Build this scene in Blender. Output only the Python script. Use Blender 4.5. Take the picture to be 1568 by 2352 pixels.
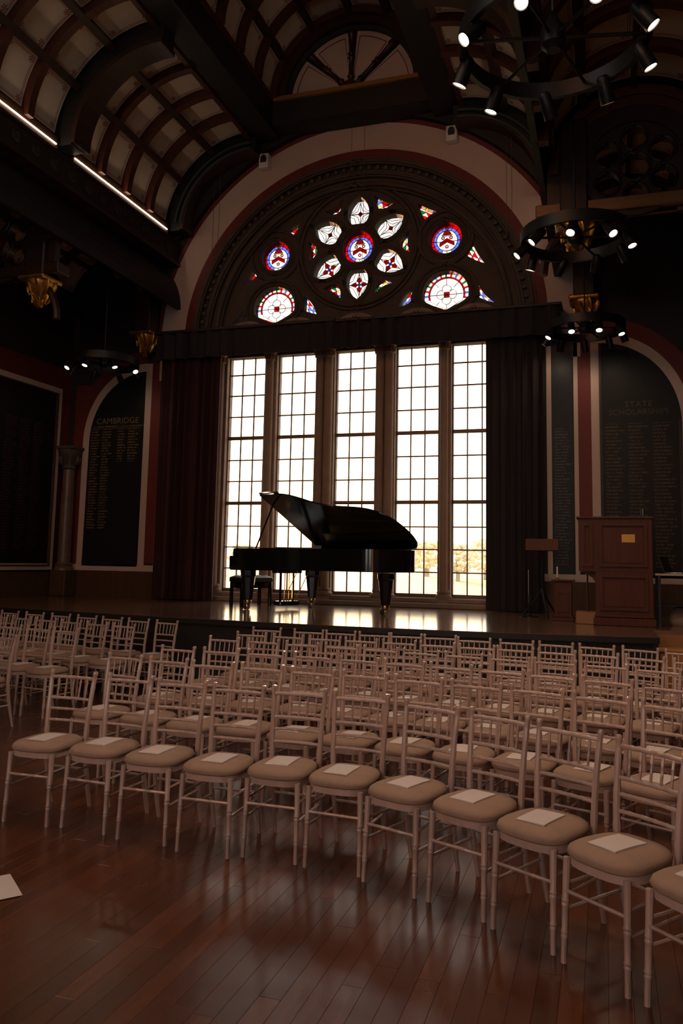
import bpy, bmesh, math, random
from mathutils import Vector, Matrix
random.seed(7)
PI = math.pi
D2R = PI / 180
for o in list(bpy.data.objects):
    bpy.data.objects.remove(o)
scene = bpy.context.scene
COL = scene.collection

# ------------------------------------------------------------------ camera
CAMZ = 1.71
yaw, pitch, roll = -17.4836 * D2R, 6.4566 * D2R, 1.0343 * D2R
fwd = Vector((math.sin(yaw) * math.cos(pitch), math.cos(yaw) * math.cos(pitch), math.sin(pitch)))
rgt = Vector((math.cos(yaw), -math.sin(yaw), 0))
upv = rgt.cross(fwd)
r2 = rgt * math.cos(roll) + upv * math.sin(roll)
u2 = upv * math.cos(roll) - rgt * math.sin(roll)
cd = bpy.data.cameras.new('camera')
cam = bpy.data.objects.new('camera', cd)
COL.objects.link(cam)
m3 = Matrix((r2, u2, -fwd)).transposed()
cam.matrix_world = Matrix.Translation((0, 0, CAMZ)) @ m3.to_4x4()
cd.sensor_fit = 'VERTICAL'
cd.sensor_height = 36
cd.sensor_width = 24
cd.lens = 1802.757 / 2352 * 36
cd.shift_x = -36.26 / 2352
cd.shift_y = -90.627 / 2352
cd.clip_start = 0.05
cd.clip_end = 500
scene.camera = cam

# ------------------------------------------------------------------ world, sun, exposure
SUN_AZ, SUN_EL = -20.63 * D2R, 1.9 * D2R
SKY = 0.10
HAZE = 2.3
wd = bpy.data.worlds.new('world')
scene.world = wd
wd.use_nodes = True
wn = wd.node_tree
wn.nodes.clear()
wo = wn.nodes.new('ShaderNodeOutputWorld')
wb = wn.nodes.new('ShaderNodeBackground')
ws = wn.nodes.new('ShaderNodeTexSky')
ws.sky_type = 'NISHITA'
ws.sun_disc = False
ws.sun_elevation = 5 * D2R
ws.sun_rotation = SUN_AZ
ws.altitude = 0
ws.air_density = 1.0
ws.dust_density = 2.0
ws.ozone_density = 1.0
wn.links.new(ws.outputs[0], wb.inputs[0])
wb.inputs[1].default_value = SKY
wh = wn.nodes.new('ShaderNodeBackground')      # even veil of bright evening haze over the whole sky
wh.inputs[0].default_value = (1.0, 0.96, 0.92, 1)
wh.inputs[1].default_value = HAZE
wa = wn.nodes.new('ShaderNodeAddShader')
wn.links.new(wb.outputs[0], wa.inputs[0])
wn.links.new(wh.outputs[0], wa.inputs[1])
wn.links.new(wa.outputs[0], wo.inputs[0])

sl = bpy.data.lights.new('sun', 'SUN')
sl.energy = 30.0
sl.angle = 0.9 * D2R
sl.color = (1.0, 0.52, 0.24)
so = bpy.data.objects.new('sun', sl)
COL.objects.link(so)
sdir = Vector((math.sin(SUN_AZ) * math.cos(SUN_EL), math.cos(SUN_AZ) * math.cos(SUN_EL), math.sin(SUN_EL)))
so.rotation_euler = sdir.to_track_quat('Z', 'Y').to_euler()
so.location = (-20, 50, 10)

scene.cycles.adaptive_threshold = 0.03
scene.cycles.max_bounces = 5
scene.cycles.diffuse_bounces = 2
scene.cycles.glossy_bounces = 3
scene.cycles.transmission_bounces = 4
scene.cycles.transparent_max_bounces = 10
scene.cycles.caustics_reflective = False
scene.cycles.caustics_refractive = False
vs = scene.view_settings
vs.view_transform = 'Standard'
vs.look = 'None'
vs.exposure = 0.0
vs.gamma = 1.0
vs.use_curve_mapping = False


def portal(name, loc, sx, sy, rot):
    l = bpy.data.lights.new(name, 'AREA')
    l.shape = 'RECTANGLE'
    l.size, l.size_y = sx, sy
    l.cycles.is_portal = True
    o = bpy.data.objects.new(name, l)
    COL.objects.link(o)
    o.location = loc
    o.rotation_euler = rot
    return o


portal('daylight_portal', (-4.35, 14.15, 5.0), 6.4, 8.6, (-PI / 2, 0, 0))
portal('daylight_portal', (-2.85, -7.9, 4.3), 5.9, 5.6, (PI / 2, 0, 0))


# ------------------------------------------------------------------ materials
def newmat(name):
    m = bpy.data.materials.new(name)
    m.use_nodes = True
    nt = m.node_tree
    return m, nt, nt.nodes['Principled BSDF']


def N(nt, t, **kw):
    n = nt.nodes.new(t)
    for k, v in kw.items():
        setattr(n, k, v)
    return n


def L(nt, a, b):
    nt.links.new(a, b)


def M(nt, op, a, b=None, c=None, clamp=False):
    n = nt.nodes.new('ShaderNodeMath')
    n.operation = op
    n.use_clamp = clamp
    for i, v in enumerate((a, b, c)):
        if v is None:
            continue
        if isinstance(v, (int, float)):
            n.inputs[i].default_value = v
        else:
            nt.links.new(v, n.inputs[i])
    return n.outputs[0]


def mixc(nt, f, a, b, mode='MIX'):
    n = nt.nodes.new('ShaderNodeMix')
    n.data_type = 'RGBA'
    n.blend_type = mode
    for idx, v in ((0, f), (6, a), (7, b)):
        if isinstance(v, (int, float)):
            n.inputs[idx].default_value = v
        elif isinstance(v, tuple):
            n.inputs[idx].default_value = (*v[:3], 1)
        else:
            nt.links.new(v, n.inputs[idx])
    return n.outputs[2]


def plain(name, col, rough=0.6, metal=0.0, var=0.25, scale=6.0, bump=0.0, coat=0.0, spec=0.5, bscale=None):
    m, nt, p = newmat(name)
    tc = N(nt, 'ShaderNodeTexCoord')
    nz = N(nt, 'ShaderNodeTexNoise')
    nz.inputs['Scale'].default_value = scale
    nz.inputs['Detail'].default_value = 5
    L(nt, tc.outputs['Object'], nz.inputs['Vector'])
    dark = tuple(c * (1 - var) for c in col)
    lite = tuple(min(1, c * (1 + var)) for c in col)
    L(nt, mixc(nt, nz.outputs['Fac'], dark, lite), p.inputs['Base Color'])
    p.inputs['Roughness'].default_value = rough
    p.inputs['Metallic'].default_value = metal
    p.inputs['Specular IOR Level'].default_value = spec
    if coat:
        p.inputs['Coat Weight'].default_value = coat
        p.inputs['Coat Roughness'].default_value = 0.08
    if bump:
        b = N(nt, 'ShaderNodeBump')
        b.inputs['Strength'].default_value = bump
        b.inputs['Distance'].default_value = 0.01
        n2 = N(nt, 'ShaderNodeTexNoise')
        n2.inputs['Scale'].default_value = bscale or scale * 6
        L(nt, tc.outputs['Object'], n2.inputs['Vector'])
        L(nt, n2.outputs['Fac'], b.inputs['Height'])
        L(nt, b.outputs[0], p.inputs['Normal'])
    return m


def wood(name, c1, c2, rough=0.35, axis=1, gscale=1.0, coat=0.0, rand=0.0, wear=0.0, spec=0.5):
    """long-grained timber; grain runs along the given local axis"""
    m, nt, p = newmat(name)
    tc = N(nt, 'ShaderNodeTexCoord')
    mp = N(nt, 'ShaderNodeMapping')
    sc = [14 * gscale] * 3
    sc[axis] = 1.1 * gscale
    mp.inputs['Scale'].default_value = sc
    oi = N(nt, 'ShaderNodeObjectInfo')
    add = N(nt, 'ShaderNodeVectorMath', operation='ADD')
    L(nt, tc.outputs['Object'], add.inputs[0])
    cb = N(nt, 'ShaderNodeCombineXYZ')
    L(nt, M(nt, 'MULTIPLY', oi.outputs['Random'], 13.0), cb.inputs[0])
    L(nt, M(nt, 'MULTIPLY', oi.outputs['Random'], 29.0), cb.inputs[1])
    L(nt, cb.outputs[0], add.inputs[1])
    L(nt, add.outputs[0], mp.inputs['Vector'])
    nz = N(nt, 'ShaderNodeTexNoise')
    nz.inputs['Scale'].default_value = 1.0
    nz.inputs['Detail'].default_value = 7
    nz.inputs['Distortion'].default_value = 0.5
    L(nt, mp.outputs[0], nz.inputs['Vector'])
    col = mixc(nt, nz.outputs['Fac'], c1, c2)
    if rand:
        f = M(nt, 'ADD', M(nt, 'MULTIPLY', oi.outputs['Random'], rand * 2), 1 - rand)
        c3 = N(nt, 'ShaderNodeCombineColor')
        for i in range(3):
            L(nt, f, c3.inputs[i])
        col = mixc(nt, 1.0, col, c3.outputs[0], 'MULTIPLY')
    L(nt, col, p.inputs['Base Color'])
    p.inputs['Specular IOR Level'].default_value = spec
    if wear:
        gz = N(nt, 'ShaderNodeTexNoise')
        gz.inputs['Scale'].default_value = 1.7
        gz.inputs['Detail'].default_value = 6
        ge = N(nt, 'ShaderNodeNewGeometry')
        L(nt, ge.outputs['Position'], gz.inputs['Vector'])
        L(nt, M(nt, 'ADD', M(nt, 'MULTIPLY', gz.outputs['Fac'], wear), rough - wear * 0.5), p.inputs['Roughness'])
    else:
        p.inputs['Roughness'].default_value = rough
    if coat:
        p.inputs['Coat Weight'].default_value = coat
        p.inputs['Coat Roughness'].default_value = 0.12
    b = N(nt, 'ShaderNodeBump')
    b.inputs['Strength'].default_value = 0.12
    b.inputs['Distance'].default_value = 0.004
    L(nt, nz.outputs['Fac'], b.inputs['Height'])
    L(nt, b.outputs[0], p.inputs['Normal'])
    return m


def emit(name, col, s):
    m, nt, p = newmat(name)
    p.inputs['Base Color'].default_value = (*col, 1)
    p.inputs['Emission Color'].default_value = (*col, 1)
    p.inputs['Emission Strength'].default_value = s
    return m


def glass(name, tint, gloss=0.06, rough=0.05):
    m = bpy.data.materials.new(name)
    m.use_nodes = True
    nt = m.node_tree
    nt.nodes.clear()
    out = N(nt, 'ShaderNodeOutputMaterial')
    tr = N(nt, 'ShaderNodeBsdfTransparent')
    gl = N(nt, 'ShaderNodeBsdfGlossy')
    gl.inputs['Roughness'].default_value = rough
    tc = N(nt, 'ShaderNodeTexCoord')
    nz = N(nt, 'ShaderNodeTexNoise')
    nz.inputs['Scale'].default_value = 9
    L(nt, tc.outputs['Object'], nz.inputs['Vector'])
    L(nt, mixc(nt, nz.outputs['Fac'], tuple(c * 0.86 for c in tint), tuple(min(1, c * 1.1) for c in tint)), tr.inputs[0])
    mx = N(nt, 'ShaderNodeMixShader')
    mx.inputs[0].default_value = gloss
    L(nt, tr.outputs[0], mx.inputs[1])
    L(nt, gl.outputs[0], mx.inputs[2])
    L(nt, mx.outputs[0], out.inputs[0])
    return m


MT = {}
MT['plank'] = wood('floor_plank_wood', (0.060, 0.015, 0.005), (0.16, 0.048, 0.015), 0.25, 1, 1.0, 0.0, 0.28, 0.18, 1.0)
MT['deck'] = wood('stage_deck_wood', (0.14, 0.072, 0.045), (0.23, 0.125, 0.08), 0.16, 0, 0.8, 0.4, 0.0, 0.08)
MT['fascia'] = plain('stage_fascia_paint', (0.012, 0.010, 0.010), 0.6, 0, 0.3, 4)
MT['darkwood'] = wood('dark_roof_timber', (0.018, 0.007, 0.004), (0.05, 0.017, 0.009), 0.45, 1, 1.2)
MT['redwood'] = wood('red_brown_rib_timber', (0.05, 0.012, 0.007), (0.11, 0.026, 0.014), 0.45, 1, 1.2)
MT['blackwood'] = plain('blackened_timber', (0.012, 0.009, 0.008), 0.55, 0, 0.3, 5)
MT['greenstone'] = plain('dark_green_painted_moulding', (0.016, 0.019, 0.014), 0.6, 0, 0.4, 5, 0.3)
MT['cream'] = plain('cream_wall_paint', (0.52, 0.39, 0.33), 0.75, 0, 0.06, 2)
MT['redpaint'] = plain('oxide_red_wall_paint', (0.13, 0.014, 0.011), 0.65, 0, 0.15, 3)
MT['darkwall'] = plain('shade_dark_wall', (0.020, 0.012, 0.010), 0.7, 0, 0.3, 2)  # darkness of the unlit wall put into a near-black colour
MT['stone'] = plain('brown_carved_stone', (0.075, 0.050, 0.036), 0.8, 0, 0.35, 4, 0.5)
MT['stonelight'] = plain('bloom_lit_mullion_stone', (0.30, 0.20, 0.14), 0.75, 0, 0.25, 5, 0.4)  # stone lightened: bloom from the window is put into the colour
MT['wainscot'] = wood('wainscot_wood', (0.05, 0.024, 0.012), (0.10, 0.05, 0.024), 0.5, 2, 1.0, spec=0.25)
MT['curtain'] = plain('dark_red_velvet', (0.045, 0.010, 0.010), 0.85, 0, 0.3, 3)
MT['pelmet'] = plain('black_valance_cloth', (0.018, 0.012, 0.014), 0.85, 0, 0.3, 3)
MT['lead'] = plain('lead_came', (0.03, 0.03, 0.035), 0.5, 0.3, 0.2, 8)
MT['muntin'] = plain('bloom_brown_glazing_bar', (0.17, 0.11, 0.08), 0.5, 0.2, 0.2, 8)  # lightened brown holds the window's bloom over the bars
MT['gold'] = plain('gilding', (0.55, 0.30, 0.07), 0.38, 0.9, 0.4, 14, 0.8, bscale=30)
MT['chair'] = wood('limewashed_chair_wood', (0.46, 0.32, 0.27), (0.66, 0.49, 0.42), 0.28, 2, 2.2, 0.35, 0.08)
MT['cushion'] = plain('beige_suede_cushion', (0.40, 0.265, 0.195), 0.9, 0, 0.12, 10, 0.25, bscale=160)
MT['paper'] = plain('programme_paper', (0.78, 0.68, 0.64), 0.7, 0, 0.04, 6)
MT['ebony'] = plain('black_polished_lacquer', (0.006, 0.006, 0.006), 0.12, 0, 0.1, 3, 0, 0.6)
MT['ivory'] = plain('ivory_white_key', (0.75, 0.70, 0.60), 0.3, 0, 0.05, 5)
MT['brass'] = plain('polished_brass', (0.62, 0.42, 0.16), 0.25, 1.0, 0.1, 8)
MT['steel'] = plain('bright_steel', (0.6, 0.58, 0.55), 0.25, 1.0, 0.1, 8)
MT['plate'] = plain('gold_iron_plate', (0.45, 0.28, 0.08), 0.4, 0.6, 0.2, 6)
MT['leather'] = plain('black_leather', (0.014, 0.013, 0.013), 0.4, 0, 0.2, 12, 0.3)
MT['blackmetal'] = plain('black_metal', (0.014, 0.013, 0.013), 0.4, 0.3, 0.2, 8)
MT['lens'] = emit('lit_lamp_lens', (1.0, 0.86, 0.62), 14.0)
MT['led'] = emit('led_strip', (1.0, 0.76, 0.56), 22.0)
MT['lectern'] = wood('lectern_wood', (0.065, 0.019, 0.009), (0.12, 0.038, 0.019), 0.45, 2, 1.4, spec=0.2)
MT['oak'] = wood('honey_oak', (0.20, 0.085, 0.025), (0.36, 0.17, 0.055), 0.4, 0, 1.4)
MT['honey'] = wood('lamplit_step_wood', (0.38, 0.16, 0.045), (0.58, 0.28, 0.085), 0.4, 0, 1.4)  # brighter copy of the oak, with the orange lamp light in its colour
MT['plaque'] = plain('brass_plaque', (0.35, 0.18, 0.04), 0.3, 0.9, 0.1, 10)
MT['white'] = plain('white_enamel', (0.72, 0.68, 0.64), 0.4, 0, 0.04, 5)
MT['blackplastic'] = plain('black_plastic', (0.012, 0.012, 0.012), 0.5, 0, 0.1, 5)
MT['wire'] = plain('grey_cable', (0.10, 0.075, 0.06), 0.6, 0, 0.1, 5)
MT['frieze'] = plain('carved_dark_frieze', (0.020, 0.012, 0.008), 0.55, 0, 0.6, 9, 0.9, bscale=16)
MT['marble'] = plain('veined_column_marble', (0.12, 0.075, 0.055), 0.35, 0, 0.5, 7)
MT['lawn'] = plain('haze_pale_lawn', (0.55, 0.48, 0.28), 0.9, 0, 0.12, 0.6, 0.1)  # grass colour paled to carry the outdoor haze and glare
MT['leaf'] = plain('haze_pale_foliage', (0.85, 0.72, 0.48), 0.8, 0, 0.1, 1.5, 0.1)  # paleness of haze and glare put into the leaf colour
MT['bark'] = plain('tree_bark', (0.5, 0.4, 0.28), 0.9, 0, 0.2, 5, 0.3)
G = {}
G['clear'] = glass('clear_window_glass', (0.97, 0.96, 0.93), 0.05, 0.08)
G['white'] = glass('pale_leaded_glass', (0.66, 0.66, 0.68))
G['cream'] = glass('straw_leaded_glass', (0.95, 0.78, 0.38))
G['red'] = glass('ruby_leaded_glass', (0.62, 0.03, 0.05))
G['pink'] = glass('pale_red_leaded_glass', (0.8, 0.3, 0.28))
G['blue'] = glass('blue_leaded_glass', (0.26, 0.33, 0.85))
G['teal'] = glass('sky_blue_leaded_glass', (0.12, 0.42, 0.62))
G['green'] = glass('green_leaded_glass', (0.06, 0.30, 0.10))
G['drink'] = glass('tumbler_glass', (0.85, 0.87, 0.87), 0.2, 0.02)


def board_mat(name, base, gold, cols, z0, pitch, strength):
    """honours board: dark panel with rows of small gilt names (flat print). cols: (x0, x1, ztop, zbot) in board space"""
    m, nt, p = newmat(name)
    tc = N(nt, 'ShaderNodeTexCoord')
    sp = N(nt, 'ShaderNodeSeparateXYZ')
    L(nt, tc.outputs['Object'], sp.inputs[0])
    x, z = sp.outputs[0], sp.outputs[2]
    row = M(nt, 'FLOOR', M(nt, 'DIVIDE', z, pitch))
    fr = M(nt, 'FRACT', M(nt, 'DIVIDE', z, pitch))
    band = M(nt, 'MULTIPLY', M(nt, 'GREATER_THAN', fr, 0.25), M(nt, 'LESS_THAN', fr, 0.72))
    cb = N(nt, 'ShaderNodeCombineXYZ')
    L(nt, M(nt, 'MULTIPLY', x, 75.0), cb.inputs[0])
    L(nt, M(nt, 'MULTIPLY', row, 3.7), cb.inputs[1])
    L(nt, M(nt, 'MULTIPLY', fr, 1.2), cb.inputs[2])
    nz = N(nt, 'ShaderNodeTexNoise')
    nz.inputs['Scale'].default_value = 1.0
    nz.inputs['Detail'].default_value = 2
    L(nt, cb.outputs[0], nz.inputs['Vector'])
    letters = M(nt, 'GREATER_THAN', nz.outputs['Fac'], 0.46)
    tot = None
    for i, (x0, x1, zt, zb) in enumerate(cols):
        wn_ = N(nt, 'ShaderNodeTexWhiteNoise')
        wn_.noise_dimensions = '2D'
        c2 = N(nt, 'ShaderNodeCombineXYZ')
        L(nt, row, c2.inputs[0])
        c2.inputs[1].default_value = 3.3 * i + 1
        L(nt, c2.outputs[0], wn_.inputs['Vector'])
        xr = M(nt, 'ADD', M(nt, 'MULTIPLY', wn_.outputs['Value'], (x1 - x0) * 0.45), x0 + (x1 - x0) * 0.55)
        k = M(nt, 'MULTIPLY', M(nt, 'GREATER_THAN', x, x0), M(nt, 'LESS_THAN', x, xr))
        k = M(nt, 'MULTIPLY', k, M(nt, 'MULTIPLY', M(nt, 'LESS_THAN', z, zt), M(nt, 'GREATER_THAN', z, zb)))
        tot = k if tot is None else M(nt, 'MAXIMUM', tot, k)
    f = M(nt, 'MULTIPLY', M(nt, 'MULTIPLY', tot, band), M(nt, 'MULTIPLY', letters, strength))
    L(nt, mixc(nt, f, base, gold), p.inputs['Base Color'])
    p.inputs['Roughness'].default_value = 0.45
    p.inputs['Specular IOR Level'].default_value = 0.2
    return m


def panel_mat():
    """cream ceiling panel with a painted double red line and a red sprig in each corner (uses UV in metres)"""
    m, nt, p = newmat('painted_ceiling_panel')
    uv = N(nt, 'ShaderNodeUVMap')
    sp = N(nt, 'ShaderNodeSeparateXYZ')
    L(nt, uv.outputs[0], sp.inputs[0])
    at = N(nt, 'ShaderNodeAttribute')
    at.attribute_type = 'OBJECT'
    at.attribute_name = 'panel_w'
    at2 = N(nt, 'ShaderNodeAttribute')
    at2.attribute_type = 'OBJECT'
    at2.attribute_name = 'panel_h'
    u, v = sp.outputs[0], sp.outputs[1]
    eu = M(nt, 'MINIMUM', u, M(nt, 'SUBTRACT', at.outputs['Fac'], u))
    ev = M(nt, 'MINIMUM', v, M(nt, 'SUBTRACT', at2.outputs['Fac'], v))

    def line(d0, w, lo):
        # rectangle line at inset d0
        a = M(nt, 'LESS_THAN', M(nt, 'ABSOLUTE', M(nt, 'SUBTRACT', eu, d0)), w)
        a = M(nt, 'MULTIPLY', a, M(nt, 'GREATER_THAN', ev, lo))
        b = M(nt, 'LESS_THAN', M(nt, 'ABSOLUTE', M(nt, 'SUBTRACT', ev, d0)), w)
        b = M(nt, 'MULTIPLY', b, M(nt, 'GREATER_THAN', eu, lo))
        return M(nt, 'MAXIMUM', a, b)
    l1 = line(0.035, 0.005, 0.030)
    l2 = line(0.058, 0.004, 0.15)
    # corner sprig: three-lobed leaf, polar about a point on the corner diagonal
    cx = M(nt, 'SUBTRACT', eu, 0.088)
    cy = M(nt, 'SUBTRACT', ev, 0.088)
    rr = M(nt, 'SQRT', M(nt, 'ADD', M(nt, 'MULTIPLY', cx, cx), M(nt, 'MULTIPLY', cy, cy)))
    th = M(nt, 'ARCTAN2', cy, cx)
    lobe = M(nt, 'ABSOLUTE', M(nt, 'COSINE', M(nt, 'MULTIPLY', M(nt, 'SUBTRACT', th, PI / 4), 3.0)))
    lim = M(nt, 'ADD', M(nt, 'MULTIPLY', lobe, 0.040), 0.014)
    sprig = M(nt, 'MULTIPLY', M(nt, 'LESS_THAN', rr, lim), M(nt, 'GREATER_THAN', M(nt, 'ABSOLUTE', M(nt, 'SUBTRACT', rr, 0.02)), 0.0035))
    msk = M(nt, 'MAXIMUM', M(nt, 'MAXIMUM', l1, l2), sprig)
    nz = N(nt, 'ShaderNodeTexNoise')
    nz.inputs['Scale'].default_value = 3
    ge = N(nt, 'ShaderNodeNewGeometry')
    L(nt, ge.outputs['Position'], nz.inputs['Vector'])
    base = mixc(nt, nz.outputs['Fac'], (0.60, 0.48, 0.38), (0.72, 0.60, 0.48))
    L(nt, mixc(nt, M(nt, 'MULTIPLY', msk, 0.9), base, (0.26, 0.02, 0.02)), p.inputs['Base Color'])
    p.inputs['Roughness'].default_value = 0.8
    return m


MT['panel'] = panel_mat()


# ------------------------------------------------------------------ mesh builder
class MB:
    def __init__(self):
        self.v, self.f, self.uv = [], [], None

    def add(self, vs, fs):
        b = len(self.v)
        self.v += [tuple(x) for x in vs]
        self.f += [tuple(b + i for i in q) for q in fs]
        return self

    def box(self, x0, x1, y0, y1, z0, z1, mat=None):
        vs = [(x0, y0, z0), (x1, y0, z0), (x1, y1, z0), (x0, y1, z0), (x0, y0, z1), (x1, y0, z1), (x1, y1, z1), (x0, y1, z1)]
        if mat is not None:
            vs = [mat @ Vector(p) for p in vs]
        return self.add(vs, [(0, 3, 2, 1), (4, 5, 6, 7), (0, 1, 5, 4), (1, 2, 6, 5), (2, 3, 7, 6), (3, 0, 4, 7)])

    def cbox(self, c, s, mat=None):
        return self.box(c[0] - s[0] / 2, c[0] + s[0] / 2, c[1] - s[1] / 2, c[1] + s[1] / 2, c[2] - s[2] / 2, c[2] + s[2] / 2, mat)

    def bevbox(self, x0, x1, y0, y1, z0, z1, b):
        """box with chamfered edges on all sides"""
        vs, idx = [], {}
        for sx in (0, 1):
            for sy in (0, 1):
                for sz in (0, 1):
                    X, Y, Z = (x0, x1)[sx], (y0, y1)[sy], (z0, z1)[sz]
                    dx, dy, dz = (b, -b)[sx], (b, -b)[sy], (b, -b)[sz]
                    for k, pnt in enumerate(((X, Y + dy, Z + dz), (X + dx, Y, Z + dz), (X + dx, Y + dy, Z))):
                        idx[(sx, sy, sz, k)] = len(vs)
                        vs.append(pnt)
        I = idx
        fs = []
        for s in (0, 1):
            fs.append([I[(s, 0, 0, 0)], I[(s, 1, 0, 0)], I[(s, 1, 1, 0)], I[(s, 0, 1, 0)]])
            fs.append([I[(0, s, 0, 1)], I[(1, s, 0, 1)], I[(1, s, 1, 1)], I[(0, s, 1, 1)]])
            fs.append([I[(0, 0, s, 2)], I[(1, 0, s, 2)], I[(1, 1, s, 2)], I[(0, 1, s, 2)]])
        for a in (0, 1):
            for c in (0, 1):
                fs.append([I[(a, c, 0, 0)], I[(a, c, 1, 0)], I[(a, c, 1, 1)], I[(a, c, 0, 1)]])
                fs.append([I[(a, 0, c, 0)], I[(a, 1, c, 0)], I[(a, 1, c, 2)], I[(a, 0, c, 2)]])
                fs.append([I[(0, a, c, 1)], I[(1, a, c, 1)], I[(1, a, c, 2)], I[(0, a, c, 2)]])
                for d in (0, 1):
                    fs.append([I[(a, c, d, 0)], I[(a, c, d, 1)], I[(a, c, d, 2)]])
        return self.add(vs, fs)

    def tube(self, pts, rad, n=8, caps=True):
        pts = [Vector(p) for p in pts]
        if not isinstance(rad, (list, tuple)):
            rad = [rad] * len(pts)
        vs, fs = [], []
        ref = None
        for i, p in enumerate(pts):
            t = (pts[min(i + 1, len(pts) - 1)] - pts[max(i - 1, 0)])
            t.normalize()
            if ref is None:
                ref = Vector((0, 0, 1)) if abs(t.z) < 0.9 else Vector((1, 0, 0))
            a = t.cross(ref)
            if a.length < 1e-5:
                a = t.cross(Vector((0, 1, 0)))
            a.normalize()
            b = t.cross(a)
            ref = -b if False else ref
            for k in range(n):
                an = 2 * PI * k / n
                vs.append(p + (a * math.cos(an) + b * math.sin(an)) * rad[i])
        for i in range(len(pts) - 1):
            for k in range(n):
                fs.append((i * n + k, i * n + (k + 1) % n, (i + 1) * n + (k + 1) % n, (i + 1) * n + k))
        if caps:
            fs.append(tuple(range(n - 1, -1, -1)))
            fs.append(tuple((len(pts) - 1) * n + k for k in range(n)))
        return self.add(vs, fs)

    def lathe(self, prof, c=(0, 0, 0), n=16, sx=1, sy=1, mat=None, caps=True):
        """prof: (r, z) list around vertical axis"""
        vs, fs = [], []
        for r, z in prof:
            for k in range(n):
                a = 2 * PI * k / n
                p = Vector((c[0] + r * math.cos(a) * sx, c[1] + r * math.sin(a) * sy, c[2] + z))
                vs.append(mat @ p if mat is not None else p)
        for i in range(len(prof) - 1):
            for k in range(n):
                fs.append((i * n + k, i * n + (k + 1) % n, (i + 1) * n + (k + 1) % n, (i + 1) * n + k))
        if caps:
            fs.append(tuple(range(n - 1, -1, -1)))
            fs.append(tuple((len(prof) - 1) * n + k for k in range(n)))
        return self.add(vs, fs)

    def ring(self, c, r0, r1, y0, y1, a0, a1, n, cz=1.0):
        """arc-shaped bar in an XZ plane, extruded from y0 to y1"""
        vs, fs = [], []
        for i in range(n + 1):
            a = a0 + (a1 - a0) * i / n
            ca, sa = math.cos(a), math.sin(a)
            for r, y in ((r0, y0), (r1, y0), (r1, y1), (r0, y1)):
                vs.append((c[0] + r * ca, y, c[1] + r * sa * cz))
        for i in range(n):
            for k in range(4):
                fs.append((i * 4 + k, i * 4 + (k + 1) % 4, i * 4 + 4 + (k + 1) % 4, i * 4 + 4 + k))
        if abs(abs(a1 - a0) - 2 * PI) > 1e-4:
            fs.append((0, 3, 2, 1))
            fs.append((n * 4, n * 4 + 1, n * 4 + 2, n * 4 + 3))
        return self.add(vs, fs)

    def prism(self, pts, y0, y1):
        """polygon of (x, z) points extruded along Y"""
        n = len(pts)
        vs = [(x, y0, z) for x, z in pts] + [(x, y1, z) for x, z in pts]
        fs = [tuple(range(n)), tuple(range(2 * n - 1, n - 1, -1))]
        fs += [(i, (i + 1) % n, n + (i + 1) % n, n + i) for i in range(n)]
        return self.add(vs, fs)

    def zprism(self, pts, z0, z1):
        n = len(pts)
        vs = [(x, y, z0) for x, y in pts] + [(x, y, z1) for x, y in pts]
        fs = [tuple(range(n - 1, -1, -1)), tuple(range(n, 2 * n))]
        fs += [(i, (i + 1) % n, n + (i + 1) % n, n + i) for i in range(n)]
        return self.add(vs, fs)

    def plate(self, outer, holes, y0, y1):
        """flat XZ plate with holes, from y0 to y1"""
        bm = bmesh.new()
        loops = [outer] + list(holes)
        es = []
        for lp in loops:
            vv = [bm.verts.new((x, y0, z)) for x, z in lp]
            for i in range(len(vv)):
                es.append(bm.edges.new((vv[i], vv[(i + 1) % len(vv)])))
        bmesh.ops.triangle_fill(bm, use_beauty=True, use_dissolve=False, edges=es)
        bm.verts.index_update()
        vs = [v.co.copy() for v in bm.verts]
        fs = [tuple(v.index for v in f.verts) for f in bm.faces]
        bm.free()
        self.add(vs, fs)
        self.add([(v.x, y1, v.z) for v in vs], [tuple(reversed(f)) for f in fs])
        for lp in loops:
            n = len(lp)
            self.add([(x, y0, z) for x, z in lp] + [(x, y1, z) for x, z in lp], [(i, (i + 1) % n, n + (i + 1) % n, n + i) for i in range(n)])
        return self

    def mesh(self, name, mat, smooth=False):
        me = bpy.data.meshes.new(name)
        me.from_pydata(self.v, [], self.f)
        bm = bmesh.new()
        bm.from_mesh(me)
        bmesh.ops.recalc_face_normals(bm, faces=bm.faces)
        bm.to_mesh(me)
        bm.free()
        me.materials.append(mat)
        if smooth:
            me.polygons.foreach_set('use_smooth', [True] * len(me.polygons))
            try:
                me.set_sharp_from_angle(angle=0.75)
            except Exception:
                pass
        me.update()
        return me

    def build(self, name, mat, parent=None, smooth=False):
        o = bpy.data.objects.new(name, self.mesh(name, mat, smooth))
        COL.objects.link(o)
        if parent is not None:
            o.parent = parent
        return o


def inst(name, me, parent=None, loc=(0, 0, 0), rot=(0, 0, 0)):
    o = bpy.data.objects.new(name, me)
    COL.objects.link(o)
    o.parent = parent
    o.location = loc
    o.rotation_euler = rot
    return o


def tag(o, label=None, cat=None, group=None, kind=None):
    if label:
        o['label'] = label
    if cat:
        o['category'] = cat
    if group:
        o['group'] = group
    if kind:
        o['kind'] = kind
    return o


def thing(name, label, cat, loc=(0, 0, 0), rz=0, group=None):
    o = bpy.data.objects.new(name, None)
    o.empty_display_size = 0.1
    COL.objects.link(o)
    o.location = loc
    o.rotation_euler = (0, 0, rz)
    return tag(o, label, cat, group)


def copy_tree(o, parent=None):
    c = o.copy()
    COL.objects.link(c)
    c.parent = parent
    for ch in list(o.children):
        copy_tree(ch, c)
    return c


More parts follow.
